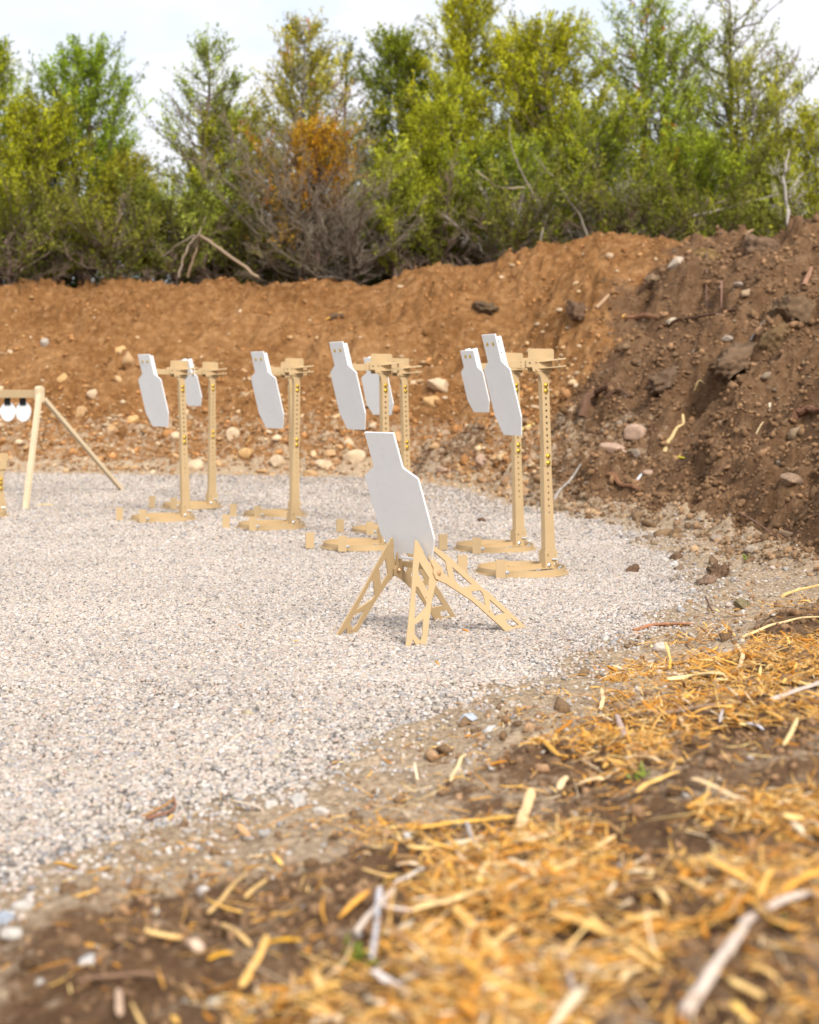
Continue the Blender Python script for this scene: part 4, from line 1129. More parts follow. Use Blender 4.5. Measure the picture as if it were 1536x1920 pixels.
ORW = (0.80, 0.47, 0.14); PALW = (0.82, 0.56, 0.30); DOR = (0.66, 0.30, 0.05); GRW = (0.46, 0.40, 0.37); BRK = (0.20, 0.11, 0.06); WHW = (0.58, 0.47, 0.39); RDB = (0.42, 0.19, 0.10)
CG = 'single chips of the mulch'
PIECES = [
 # points, width px, thickness ratio, colour, label, category, name
 ([(1040, 1738), (1100, 1760), (1170, 1790), (1238, 1822)], 34, 0.5, ORW, 'thick orange split stick lying in the soil in the lower right', 'stick', 'split_stick'),
 ([(1285, 1925), (1335, 1850), (1385, 1785), (1400, 1750), (1440, 1728), (1545, 1700)], 30, 0.8, WHW, 'long pale crooked branch running out at the lower right edge', 'branch', 'branch'),
 ([(1205, 1765), (1290, 1745), (1400, 1735)], 18, 0.4, DOR, 'dark orange strip crossing the long pale crooked branch', 'wood strip', 'wood_strip'),
 ([(1298, 1476), (1345, 1495), (1405, 1522)], 22, 0.4, PALW, 'peach coloured splinter pointing down right in the middle of the mulch', 'wood chip', 'wood_chip'),
 ([(1300, 1524), (1395, 1524)], 20, 0.35, (0.84, 0.58, 0.25), 'flat pale orange chip just under the peach splinter', 'wood chip', 'wood_chip'),
 ([(1195, 1500), (1235, 1475), (1275, 1462)], 20, 0.4, ORW, 'orange splinter rising to the right left of the peach splinter', 'wood chip', 'wood_chip'),
 ([(972, 1570), (985, 1548, .02), (995, 1522, .035)], 34, 0.25, (0.80, 0.52, 0.26), 'broad pale chip standing upright in the mulch', 'wood chip', 'wood_chip'),
 ([(900, 1610), (885, 1585), (873, 1560, .01)], 18, 0.5, GRW, 'short grey chip left of the broad upright one', 'wood chip', 'wood_chip'),
 ([(770, 1568), (860, 1560), (970, 1545)], 20, 0.4, (0.72, 0.40, 0.08), 'long orange strip left of the broad upright chip', 'wood strip', 'wood_strip'),
 ([(930, 1583), (1020, 1576)], 16, 0.4, PALW, 'narrow pale chip under the broad upright one', 'wood chip', 'wood_chip'),
 ([(1000, 1600), (1045, 1578)], 16, 0.4, ORW, 'orange chip right of the narrow pale one', 'wood chip', 'wood_chip'),
 ([(1060, 1565), (1072, 1590)], 12, 0.5, ORW, 'thin orange stick slanting down right of the broad upright chip', 'wood chip', 'wood_chip'),
 ([(1120, 1603), (1155, 1580)], 15, 0.4, (0.84, 0.55, 0.25), 'short orange chip pointing up right above the lower mulch', 'wood chip', 'wood_chip'),
 ([(1083, 1490), (1110, 1482), (1132, 1478)], 26, 0.4, PALW, 'creamy double chip in the centre of the foreground bank', 'wood chip', 'wood_chip'),
 ([(1048, 1495), (1062, 1470)], 22, 0.4, (0.85, 0.60, 0.33), 'creamy chip left of the double one', 'wood chip', 'wood_chip'),
 ([(1126, 1335), (1132, 1318, .012), (1128, 1302, .018)], 12, 0.4, PALW, 'small upright pale chip at the upper left end of the mulch', 'wood chip', 'wood_chip'),
 ([(1172, 1388), (1158, 1352)], 12, 0.6, (0.50, 0.36, 0.30), 'short brown peg pointing down below the small upright chip', 'wood chip', 'wood_chip'),
 ([(1168, 1350), (1230, 1347), (1310, 1330), (1390, 1322)], 13, 0.8, (0.30, 0.19, 0.12), 'dark stick lying across the upper mulch', 'stick', 'stick'),
 ([(1250, 1280), (1300, 1275), (1362, 1272)], 22, 0.4, (0.86, 0.62, 0.30), 'thick pale strip at the upper edge of the mulch', 'wood strip', 'wood_strip'),
 ([(1245, 1250), (1310, 1246), (1385, 1226, .01)], 13, 0.6, (0.62, 0.30, 0.07), 'rust coloured stick at the very top of the mulch', 'stick', 'stick'),
 ([(1386, 1258), (1394, 1240, .02), (1382, 1226, .035)], 13, 0.4, PALW, 'curled pale chip at the end of the rust coloured stick', 'wood chip', 'wood_chip'),
 ([(1440, 1330), (1490, 1316, .01), (1545, 1298, .02)], 18, 0.4, WHW, 'whitish flat strip at the right edge of the mulch', 'wood strip', 'wood_strip'),
 ([(1445, 1280), (1500, 1290), (1545, 1294)], 16, 0.4, (0.84, 0.58, 0.22), 'orange strip at the right edge just above the whitish one', 'wood strip', 'wood_strip'),
 ([(1470, 1410), (1495, 1366, .01)], 16, 0.4, (0.84, 0.60, 0.28), 'lone orange splinter on the bare soil at the right', 'wood chip', 'wood_chip'),
 ([(1350, 1365), (1356, 1340)], 9, 0.4, GRW, 'small grey chip under the upper mulch', 'wood chip', 'wood_chip'),
 ([(1400, 1367), (1432, 1379)], 11, 0.5, (0.70, 0.66, 0.68), 'small pale grey chip under the upper mulch to the right', 'wood chip', 'wood_chip'),
 ([(1275, 1350), (1300, 1385)], 14, 0.4, PALW, 'pale chip slanting down below the dark stick', 'wood chip', 'wood_chip'),
 ([(1195, 1432), (1237, 1441)], 15, 0.5, PALW, 'pale curved chip above the orange splinter', 'wood chip', 'wood_chip'),
 ([(1000, 1398), (1040, 1426), (1065, 1431)], 12, 0.5, (0.66, 0.34, 0.06), 'bent orange twig left of the mulch on the brown soil', 'twig', 'twig'),
 ([(845, 1476), (858, 1450), (874, 1424)], 12, 0.4, (0.80, 0.60, 0.32), 'thin tan splinter alone on the brown soil below the low target', 'wood chip', 'wood_chip'),
 ([(440, 1512), (492, 1528)], 10, 0.5, (0.72, 0.58, 0.44), 'pale curved twig on the silty edge of the gravel', 'twig', 'twig'),
 ([(448, 1560), (466, 1582)], 20, 0.4, (0.74, 0.40, 0.18), 'small orange chip on the silty edge of the gravel', 'wood chip', 'wood_chip'),
 ([(390, 1728), (425, 1692), (465, 1652)], 13, 0.5, (0.60, 0.38, 0.15), 'thin straw coloured stick on the brown soil at the lower left', 'stick', 'stick'),
 ([(460, 1700), (500, 1664)], 18, 0.4, (0.62, 0.39, 0.15), 'straw coloured splinter right beside the thin stick', 'wood chip', 'wood_chip'),
 ([(418, 1750), (445, 1765), (470, 1790)], 14, 0.6, (0.70, 0.44, 0.17), 'bent yellow stick above the bottom mulch', 'stick', 'stick'),
 ([(452, 1870), (480, 1820), (500, 1782, .01)], 20, 0.4, (0.74, 0.43, 0.13), 'upright looking yellow strip in the bottom mulch at the left', 'wood strip', 'wood_strip'),
 ([(390, 1820), (440, 1808)], 30, 0.35, (0.66, 0.33, 0.03), 'dark orange flat chip at the left end of the bottom mulch', 'wood chip', 'wood_chip'),
 ([(500, 1790), (565, 1784)], 28, 0.35, (0.74, 0.38, 0.03), 'deep orange flat chip in the left part of the bottom mulch', 'wood chip', 'wood_chip'),
 ([(668, 1768), (705, 1740, .02), (740, 1712, .03)], 22, 0.35, WHW, 'whitish chip crossing the thin grey twig in the lower middle', 'wood chip', 'wood_chip'),
 ([(720, 1735, .02), (775, 1745, .02)], 18, 0.35, (0.76, 0.62, 0.52), 'pale pinkish chip right of the whitish one', 'wood chip', 'wood_chip'),
 ([(712, 1700, .02), (707, 1760, .03), (698, 1835, .02)], 12, 0.6, (0.58, 0.55, 0.56), 'thin grey twig hanging down the lower middle', 'twig', 'twig'),
 ([(700, 1840), (735, 1868), (768, 1893)], 20, 0.5, (0.72, 0.64, 0.60), 'greyish pink strip at the end of the thin grey twig', 'wood strip', 'wood_strip'),
 ([(738, 1672), (775, 1655), (815, 1632)], 13, 0.5, (0.68, 0.58, 0.50), 'narrow grey splinter above the whitish chip', 'wood chip', 'wood_chip'),
 ([(745, 1640), (785, 1640)], 26, 0.4, (0.70, 0.52, 0.34), 'rounded tan chip above the narrow grey splinter', 'wood chip', 'wood_chip'),
 ([(905, 1634), (1000, 1640)], 20, 0.4, (0.86, 0.62, 0.28), 'bright pale orange chip in the middle of the lower mulch', 'wood chip', 'wood_chip'),
 ([(770, 1728), (860, 1705), (930, 1684)], 26, 0.35, (0.82, 0.56, 0.26), 'long pale orange strip rising right across the lower mulch', 'wood strip', 'wood_strip'),
 ([(862, 1690), (850, 1655), (840, 1640, .01)], 16, 0.4, (0.74, 0.38, 0.06), 'dark orange chip standing above the long rising strip', 'wood chip', 'wood_chip'),
 ([(855, 1720), (905, 1790), (965, 1860)], 28, 0.4, (0.84, 0.50, 0.16), 'broad orange strip running down through the bottom mulch', 'wood strip', 'wood_strip'),
 ([(880, 1870), (915, 1810, .01)], 30, 0.4, (0.82, 0.48, 0.12), 'broad orange chip forming a cross with the running strip', 'wood chip', 'wood_chip'),
 ([(905, 1810), (965, 1765, .01)], 24, 0.4, (0.84, 0.56, 0.22), 'orange chip pointing up right out of the bottom cross', 'wood chip', 'wood_chip'),
 ([(1055, 1820, .01), (1085, 1900, .0)], 12, 0.6, (0.48, 0.38, 0.33), 'greyish brown twig at the bottom centre', 'twig', 'twig'),
 ([(1000, 1800), (1080, 1808)], 18, 0.4, (0.80, 0.58, 0.30), 'pale chip lying level at the bottom centre', 'wood chip', 'wood_chip'),
 ([(1295, 1632), (1360, 1636)], 20, 0.35, (0.86, 0.64, 0.30), 'bright chip lying level on the mulch at the lower right', 'wood chip', 'wood_chip'),
 ([(1225, 1680), (1252, 1712)], 18, 0.4, (0.84, 0.58, 0.26), 'pale orange chip pointing down right below the bright level one', 'wood chip', 'wood_chip'),
 ([(1495, 1500), (1525, 1522)], 14, 0.4, (0.80, 0.64, 0.42), 'pale splinter near the right edge', 'wood chip', 'wood_chip'),
 ([(1165, 1860), (1205, 1835)], 22, 0.4, (0.84, 0.60, 0.30), 'pale orange chip left of the long crooked branch', 'wood chip', 'wood_chip'),
 ([(1370, 1860), (1430, 1895)], 30, 0.4, (0.84, 0.54, 0.20), 'broad orange chip right of the long crooked branch at the bottom', 'wood chip', 'wood_chip'),
 ([(1405, 1835), (1455, 1855)], 22, 0.4, (0.80, 0.50, 0.18), 'orange chip above the broad one at the bottom right', 'wood chip', 'wood_chip'),
 ([(570, 1900), (640, 1870)], 40, 0.35, (0.80, 0.46, 0.12), 'big orange chip at the bottom edge left of centre', 'wood chip', 'wood_chip'),
 ([(225, 1925), (222, 1885, .01)], 24, 0.5, (0.56, 0.38, 0.26), 'brownish peg at the bottom edge on the left', 'wood chip', 'wood_chip'),
 ([(150, 1856), (240, 1846), (310, 1850)], 14, 0.6, (0.26, 0.15, 0.09), 'dark twig on the soil at the lower left', 'twig', 'twig'),
 ([(135, 1380), (192, 1383)], 7, 0.5, (0.80, 0.60, 0.34), 'thin tan splinter lying on the open gravel at the left', 'wood chip', 'wood_chip'),
 ([(432, 1393), (460, 1374)], 9, 0.5, (0.76, 0.60, 0.44), 'pale splinter on the open gravel above the silty edge', 'wood chip', 'wood_chip'),
 ([(275, 1545), (320, 1533), (330, 1522), (325, 1502)], 7, 0.9, (0.28, 0.13, 0.08), 'hooked reddish twig at the gravel edge', 'twig', 'twig'),
 ([(868, 1183), (880, 1188)], 8, 0.5, (0.72, 0.30, 0.05), 'small orange leaf on the gravel right of the low target', 'leaf', 'fallen_leaf'),
 ([(68, 948), (100, 949)], 6, 0.5, (0.84, 0.56, 0.12), 'small yellow chip on the gravel beside the trestle foot', 'wood chip', 'wood_chip'),
 ([(1266, 860), (1284, 862)], 9, 0.4, (0.80, 0.70, 0.04), 'bright yellow leaf on the brown slope', 'leaf', 'fallen_leaf'),
 ([(1246, 850), (1262, 825), (1282, 800), (1280, 780)], 9, 0.8, (0.62, 0.46, 0.22), 'bent tan stick above the yellow leaf on the brown slope', 'stick', 'stick'),
 ([(1302, 735), (1322, 723)], 10, 0.5, (0.62, 0.46, 0.22), 'small tan chip on the brown slope above the bent stick', 'wood chip', 'wood_chip'),
 ([(1170, 598), (1200, 600), (1256, 602)], 12, 0.95, (0.26, 0.13, 0.07), 'broken branch with an orange end sticking out of the brown bank', 'branch', 'branch'),
 ([(1232, 625), (1262, 608), (1290, 600), (1380, 582)], 8, 0.9, (0.17, 0.09, 0.055), 'dark root behind the broken branch', 'root', 'root'),
 ([(1408, 640), (1425, 618, .02), (1446, 595, .03)], 6, 0.8, (0.48, 0.43, 0.38), 'thin whitish root on the brown bank', 'root', 'root'),
 ([(1092, 788), (1100, 760, .03), (1120, 750, .06), (1145, 738, .06)], 20, 0.9, (0.22, 0.12, 0.075), 'stubby dark root sticking out of the slope behind the near post', 'root', 'root'),
 ([(1182, 750), (1160, 735, .03), (1140, 748)], 13, 0.9, (0.18, 0.10, 0.06), 'curved dark root right of the stubby one', 'root', 'root'),
 ([(1035, 945), (1050, 925, .03), (1075, 905, .05), (1090, 880, .05)], 6, 0.8, (0.38, 0.34, 0.30), 'grey branch leaning behind the nearest post', 'branch', 'branch'),
 ([(1140, 895), (1160, 915), (1200, 922)], 12, 0.9, (0.34, 0.17, 0.09), 'reddish root low on the brown slope', 'root', 'root'),
 ([(1192, 908), (1204, 890)], 6, 0.7, (0.66, 0.68, 0.72), 'small silvery stick above the reddish root', 'stick', 'stick'),
 ([(1188, 1186), (1220, 1176), (1260, 1174), (1300, 1174)], 10, 0.7, RDB, 'reddish bark strip lying at the edge of the gravel', 'bark strip', 'bark_strip'),
 ([(1323, 1130, .03), (1332, 1146, .015), (1342, 1160)], 4, 0.9, (0.12, 0.07, 0.05), 'thin dark twig standing above the bark strip', 'twig', 'twig'),
 ([(1392, 1198), (1440, 1176), (1490, 1164), (1545, 1158)], 7, 0.8, (0.78, 0.55, 0.28), 'long thin tan stick above the mulch at the right', 'stick', 'stick'),
 ([(1468, 1120), (1490, 1110), (1545, 1098)], 8, 0.8, (0.76, 0.50, 0.20), 'tan stick at the right edge below the slope', 'stick', 'stick'),
 ([(1386, 962), (1412, 978, .01), (1445, 1002, .01), (1470, 1030)], 4, 0.9, (0.24, 0.13, 0.08), 'thin brown twig bending down the foot of the brown slope', 'twig', 'twig'),
 ([(1325, 478, .05), (1325, 530, .02), (1325, 590)], 4, 0.9, (0.16, 0.09, 0.06), 'thin dark stem standing upright on the brown bank', 'twig', 'twig'),
 ([(1353, 535, .05), (1353, 580)], 4, 0.9, (0.30, 0.17, 0.12), 'shorter reddish stem right of the upright dark one', 'twig', 'twig'),
 ([(1400, 446, .05), (1432, 430, .12), (1452, 430, .10)], 7, 0.9, (0.50, 0.32, 0.18), 'bent root standing out on the crest at the upper right', 'root', 'root'),
 ([(1508, 538), (1522, 510, .03)], 11, 0.9, (0.34, 0.18, 0.11), 'short reddish stick near the right edge of the bank', 'stick', 'stick'),
 ([(1490, 790), (1510, 784, .03), (1545, 778, .03)], 18, 0.9, (0.26, 0.13, 0.08), 'thick dark root at the right edge of the slope', 'root', 'root'),
 ([(1418, 815), (1435, 792)], 5, 0.7, (0.60, 0.46, 0.26), 'small tan twig in the right part of the slope', 'twig', 'twig'),
 ([(1440, 772), (1444, 758)], 7, 0.6, (0.70, 0.62, 0.46), 'tiny pale chip above the small tan twig', 'wood chip', 'wood_chip'),
 ([(610, 604), (640, 592, .02)], 13, 0.5, (0.62, 0.34, 0.07), 'orange wood piece on the upper tan slope', 'wood chip', 'wood_chip'),
 ([(620, 600), (645, 598, .01)], 14, 0.9, (0.12, 0.07, 0.04), 'dark stick under the orange wood piece on the tan slope', 'stick', 'stick'),
 ([(1118, 580), (1148, 552)], 10, 0.8, (0.42, 0.27, 0.16), 'grey brown stick right of the root mass on the tan bank', 'stick', 'stick'),
 ([(970, 818, 0.02), (1000, 800, .02)], 9, 0.6, (0.72, 0.56, 0.18), 'yellowish chip behind the nearest pair of posts', 'wood chip', 'wood_chip'),
]
for i, (pts, w, th_, col, lab, cat, name) in enumerate(PIECES):
    isroot = cat in ('root', 'branch', 'bark strip') and sum(col) < 1.2
    o = piece(pts, w, th_, col, lab, cat, name, group=CG if (cat in ('wood chip', 'wood strip')) else None, seed=i, mat=M_BARK if isroot else M_CHIP,
              taper=0.35 if cat not in ('wood chip', 'wood strip') else 0.1, tipcol=(0.80, 0.45, 0.12) if 'orange end' in lab else None)
# a few small green sprigs in the mulch
def sprig(px, py, r, n, label, seed):
    r2 = np.random.default_rng(seed); p = G(px, py); k = p.y / FPX
    P = np.array(p)[None] + np.concatenate([r2.normal(0, r * k * 0.4, (n, 2)), np.abs(r2.normal(0, r * k * 0.35, (n, 1)))], 1)
    d = r2.normal(0, 1, (n, 3)); d[:, 2] = np.abs(d[:, 2]) + 0.3
    cols = np.array((0.33, 0.42, 0.06)) * r2.uniform(0.7, 1.3, (n, 1))
    me = splinters(P, d, np.full(n, r * k * 0.6), np.full(n, r * k * 0.22), np.full(n, 0.0008), r2.normal(0, 0.15, n), cols, r2, 'green_sprig')
    tag(link('green_sprig', me, M_LEAF), label, 'sprig', 'green sprigs in the mulch')
sprig(1028, 1905, 46, 26, 'green sprig at the bottom edge right of centre', 1)
sprig(665, 1800, 40, 22, 'yellow green sprig in the lower mulch left of the grey twig', 2)
sprig(1198, 1458, 24, 14, 'tiny yellow green sprig beside the curved chip', 3)
sprig(1472, 1740, 24, 10, 'small green sprig by the pale crooked branch at the right', 4)
sprig(1402, 1050, 14, 12, 'small green sprig on the silt below the brown slope', 5)
# ------------------------------------------------------------------ trees behind the bank
def tubes(paths):
    """paths: list of (points (k,3), radii (k,), color) -> verts, faces, colors ; 5 sided"""
    S = 5; V = []; F = []; C = []; off = 0
    ca = np.cos(np.arange(S) * 2 * math.pi / S); sa = np.sin(np.arange(S) * 2 * math.pi / S)
    for P, R, col in paths:
        P = np.asarray(P); k = len(P)
        d = np.gradient(P, axis=0); d /= np.linalg.norm(d, axis=1, keepdims=True) + 1e-9
        ref = np.where(np.abs(d[:, 2:3]) > 0.9, np.array([[1.0, 0, 0]]), np.array([[0, 0, 1.0]]))
        s = np.cross(d, ref); s /= np.linalg.norm(s, axis=1, keepdims=True); u = np.cross(s, d)
        ring = P[:, None, :] + (s[:, None, :] * ca[None, :, None] + u[:, None, :] * sa[None, :, None]) * np.asarray(R)[:, None, None]
        V.append(ring.reshape(-1, 3)); idx = off + np.arange(k * S).reshape(k, S)
        F.append(np.stack([idx[:-1], np.roll(idx[:-1], -1, 1), np.roll(idx[1:], -1, 1), idx[1:]], -1).reshape(-1, 4))
        C.append(np.tile(np.asarray(col) * 0.85, (k * S, 1))); off += k * S
    return np.concatenate(V), np.concatenate(F), np.concatenate(C)

def leaves(cent, axis, length, rad, n, cols, rng_, lsize=(0.058, 0.023)):
    """sprays of small blades round each centre"""
    m = len(cent); c = np.repeat(cent, n, 0); a = np.repeat(axis, n, 0); L_ = np.repeat(length, n); R_ = np.repeat(rad, n)
    t = rng_.uniform(-0.5, 0.6, m * n)
    fall = (1 - np.abs(t * 1.5) ** 2).clip(0.15, 1)
    p = c + a * (t * L_)[:, None] + rng_.normal(0, 1, (m * n, 3)) * (R_ * fall * 0.55)[:, None]
    d = a * 1.2 + rng_.normal(0, 0.6, (m * n, 3)); d /= np.linalg.norm(d, axis=1, keepdims=True)
    s = np.cross(d, rng_.normal(0, 1, (m * n, 3))); s /= np.linalg.norm(s, axis=1, keepdims=True) + 1e-9
    l = rng_.uniform(0.6, 1.4, m * n) * lsize[0]; w = rng_.uniform(0.6, 1.4, m * n) * lsize[1]
    A = p - d * (l / 2)[:, None]; B = p + s * (w / 2)[:, None]; C_ = p + d * (l / 2)[:, None]; D_ = p - s * (w / 2)[:, None]
    V = np.stack([A, B, C_, D_], 1).reshape(-1, 3); F = np.arange(len(V)).reshape(-1, 4)
    cols = cols * np.array((1.50, 1.27, 0.72)); col = np.repeat(cols, n, 0) * rng_.uniform(0.75, 1.3, (m * n, 1)); col = np.repeat(col, 4, 0)
    return V, F, np.clip(col, 0.01, 0.8)

GREEN = (0.150, 0.230, 0.030); YEL = (0.30, 0.36, 0.025); DGREEN = (0.085, 0.140, 0.028); OLIVE = (0.23, 0.25, 0.035); LIME = (0.33, 0.40, 0.045); GRAYG = (0.19, 0.24, 0.085)
BARKC = (0.20, 0.145, 0.11); GREYB = (0.34, 0.30, 0.27)

def tree(px, top, wpx, D, label, col, tip, seed, density=1.0, dens_leaf=36, conic=0.8, low=0.06, peak=0.30, airy=0.0, cat='juniper tree', name='juniper_tree', stems=1, bark=BARKC,
         orange=0.0, bare=0.0, leanx=0.0, group='junipers behind the bank', spray=1.0, dead_low=0.18, upang=24, gz=None, brown_twigs=False):
    r2 = np.random.default_rng(seed)
    x0 = (px - 768) / FPX * D
    z0 = hz(x0, D) - 0.05 if gz is None else gz
    H = CAMZ + (HORIZ - top) * D / FPX - z0
    Rm = wpx / 2 * D / FPX
    root = empty(name, (x0, D, z0)); tag(root, label, cat, group)
    paths = []
    tips_c, tips_a, tips_k = [], [], []
    stemsL = []
    for s in range(stems):
        k = 12; t = np.linspace(0, 1, k)
        a = r2.uniform(0, 6.28); sp = 0 if stems == 1 else Rm * 0.28
        hh = H * (1 if s == 0 else r2.uniform(0.72, 0.93))
        wob = np.cumsum(r2.normal(0, 0.012 * H, (k, 2)), 0) * 0.5
        P = np.stack([np.cos(a) * sp * t ** 0.6 + wob[:, 0] * t + leanx * H * t, np.sin(a) * sp * t ** 0.6 + wob[:, 1] * t, hh * t], -1)
        P[:, :2] -= P[0, :2]
        r0 = (0.030 + 0.013 * H) * (1 if stems == 1 else 0.75)
        paths.append((P, r0 * (1 - t) ** 0.8 + 0.006, np.array(bark)))
        stemsL.append((P, t, hh))
    nl = int(140 * density * (H / 5.0) ** 0.6)
    lob = r2.uniform(0, 6.28, 4)
    for i in range(nl):
        P, tt, hh = stemsL[i % stems]
        u = low + (0.985 - low) * ((i + r2.random()) / nl) ** 0.92
        az = i * 2.39996 + r2.normal(0, 0.4)
        prof = ((1 - u) ** (conic * 0.8)) * min(1.0, 0.45 + 0.55 * (u - low) / max(peak - low, 0.01)) / ((1 - peak) ** (conic * 0.8))
        prof *= 1 + 0.22 * math.sin(2 * az + lob[0] + u * 5) + 0.16 * math.sin(3 * az + lob[1] - u * 9)
        ln = Rm * prof * r2.uniform(0.70, 1.35) * 1.18 + 0.14
        b = np.array([np.interp(u, tt, P[:, j]) for j in range(3)])
        el = math.radians(upang + 22 * u + r2.normal(0, 9))
        k = 6; q = np.linspace(0, 1, k)
        d0 = np.array([math.cos(az) * math.cos(el - 0.35), math.sin(az) * math.cos(el - 0.35), math.sin(el - 0.35)])
        d1 = np.array([math.cos(az) * math.cos(el + 0.35), math.sin(az) * math.cos(el + 0.35), math.sin(el + 0.35)])
        Q = b + (d0[None] * q[:, None] * (1 - q[:, None] * 0.5) + d1[None] * (q[:, None] ** 2) * 0.5) * ln
        Q[1:] += r2.normal(0, 0.018 * ln, (k - 1, 3))
        paths.append((Q, (0.006 + 0.011 * ln) * (1 - q * 0.85), np.array(bark) * r2.uniform(0.8, 1.2)))
        isbare = (u < dead_low and r2.random() < 0.55) or r2.random() < bare
        # side branchlets
        nb = int(4 + ln * 5.4)
        for j in range(nb):
            w = r2.uniform(0.25, 1.0)
            if airy > 0 and r2.random() < airy * 0.5: continue
            sp_ = np.array([np.interp(w, q, Q[:, c]) for c in range(3)])
            dd = (Q[-1] - Q[0]) / (ln + 1e-6) + r2.normal(0, 0.55, 3); dd[2] += 0.60; dd /= np.linalg.norm(dd)
            sl = r2.uniform(0.12, 0.34) * (0.6 + ln * 0.35) * spray
            e = sp_ + dd * sl
            paths.append((np.stack([sp_, (sp_ + e) / 2 + r2.normal(0, 0.01, 3), e]), np.array([0.006, 0.004, 0.002]) * (1.4 if isbare else 1), np.array(bark) * (1.5 if isbare else 1)))
            if isbare:
                for _ in range(3):
                    d3 = dd + r2.normal(0, 0.6, 3); d3 /= np.linalg.norm(d3)
                    s0 = sp_ + dd * sl * r2.uniform(0.3, 1); paths.append((np.stack([s0, s0 + d3 * sl * 0.3, s0 + d3 * sl * 0.7]), np.array([0.004, 0.003, 0.0015]), np.array(bark) * 1.6))
                continue
            tips_c.append(e - dd * sl * 0.25); tips_a.append(dd); tips_k.append((w, u))
    if len(tips_c):
        tc_ = np.array(tips_c); ta = np.array(tips_a); kk = np.array(tips_k); m = len(tc_)
        # crown top spray
        c = np.array(col)[None] * np.ones((m, 3)) ; f_ = np.clip(kk[:, 0] * 0.95 + 0.35 * kk[:, 1] - 0.42 + r2.normal(0, 0.22, m), 0, 1)[:, None]
        c = c * (1 - f_) + np.array(tip)[None] * f_  # sprays darker inside: crown shade put into the colour, plus paler new growth
        c = c * np.exp(r2.normal(-0.12, 0.45, (m, 1))).clip(0.25, 1.7)
        if orange > 0:
            og = r2.random(m) < orange
            c = np.where(og[:, None], np.array((0.36, 0.15, 0.03)) * r2.uniform(0.7, 1.2, (m, 1)), c)
        V, F, C = leaves(tc_, ta, r2.uniform(0.26, 0.50, m) * spray, r2.uniform(0.05, 0.105, m) * spray, dens_leaf, c, r2)
        link('crown', mesh_np('crown', V, F, C), M_LEAF, root)
    V, F, C = tubes(paths)
    link('trunk', mesh_np('trunk', V, F, C, True), M_BARK, root)
    return root

T = tree
# front row, left to right
T(-5, 95, 150, 28.5, 'yellow green juniper cut off by the left edge of the photo', GREEN, YEL, 11, 0.9, airy=0.2)
T(65, 235, 200, 27.0, 'low bushy yellow green juniper at the left, in front of the one at the edge', (0.20, 0.24, 0.02), YEL, 12, 1.25, conic=0.55, dens_leaf=34, peak=0.4)
T(160, 88, 225, 28.2, 'tall dense green juniper with a pointed top, second from the left', GREEN, (0.20, 0.33, 0.03), 13, 1.15, conic=0.85, peak=0.42, low=0.16, airy=0.15, dead_low=0.42, stems=2)
T(240, 320, 120, 26.8, 'small olive juniper right of the tall dense one', (0.22, 0.24, 0.04), OLIVE, 14, 0.8, conic=0.6)
T(378, 88, 175, 28.0, 'thin sparse juniper with a bare gappy top against white sky', GRAYG, (0.22, 0.33, 0.06), 15, 0.62, conic=0.75, airy=0.55, bare=0.2, peak=0.35, dens_leaf=30)
T(430, 225, 215, 28.6, 'bushy yellow green juniper right of the sparse one', (0.24, 0.27, 0.02), YEL, 16, 1.1, conic=0.6, peak=0.4)
T(330, 400, 190, 26.6, 'low grey green juniper scrub under the sparse tree', GRAYG, (0.20, 0.28, 0.05), 17, 0.9, conic=0.5, peak=0.5, dead_low=0.5, cat='juniper shrub', name='juniper_shrub', group='low junipers along the bank')
T(560, 45, 240, 28.8, 'tall olive yellow juniper with an airy spire, left of centre', OLIVE, (0.33, 0.33, 0.04), 18, 0.95, conic=0.85, airy=0.35, bare=0.12, peak=0.38, bark=GREYB, orange=0.02)
T(650, 92, 120, 31.5, 'thin dark spire rising behind the dead brown tree', DGREEN, GRAYG, 19, 0.5, airy=0.5, bare=0.35)
T(575, 262, 270, 26.6, 'half dead brown juniper with orange sprays on top', (0.19, 0.13, 0.04), (0.27, 0.20, 0.035), 20, 1.2, conic=0.55, peak=0.5, dead_low=0.80, bare=0.66, orange=0.13, bark=(0.20, 0.160, 0.115), stems=3, dens_leaf=30, cat='dead tree', name='dead_juniper', group=None)
T(595, 258, 95, 26.4, 'small juniper turned orange and gold, standing in the top of the dead tree', (0.34, 0.17, 0.03), (0.44, 0.31, 0.03), 37, 0.55, conic=0.6, peak=0.7, low=0.45, dead_low=0.62, dens_leaf=30, bark=(0.23, 0.15, 0.12), group=None)
T(655, 430, 230, 26.2, 'bare brown thicket at the foot of the dead tree', GRAYG, OLIVE, 21, 1.1, conic=0.4, peak=0.6, dead_low=1.0, bare=0.85, bark=(0.18, 0.145, 0.11), stems=4, cat='thicket', name='bare_thicket', group=None, upang=24)
T(757, 75, 205, 29.2, 'dark green juniper at the centre with a broad crown', DGREEN, (0.19, 0.25, 0.025), 22, 1.3, conic=0.75, peak=0.4, dead_low=0.2)
T(742, 300, 120, 26.4, 'small lime green young juniper low in the centre', (0.26, 0.34, 0.07), LIME, 23, 0.8, conic=0.7, spray=0.9, airy=0.2)
T(882, -8, 230, 29.0, 'tallest bright yellow green juniper, its tip touching the top edge right of centre', (0.22, 0.28, 0.02), (0.42, 0.46, 0.03), 24, 1.25, conic=0.8, peak=0.4)
T(838, 150, 165, 27.2, 'lighter lime juniper in front of the tallest bright one', (0.26, 0.32, 0.03), LIME, 25, 1.05, conic=0.75, stems=2, low=0.1)
T(985, 75, 120, 30.0, 'narrow green juniper between the two bright ones', GREEN, YEL, 26, 0.8, airy=0.2)
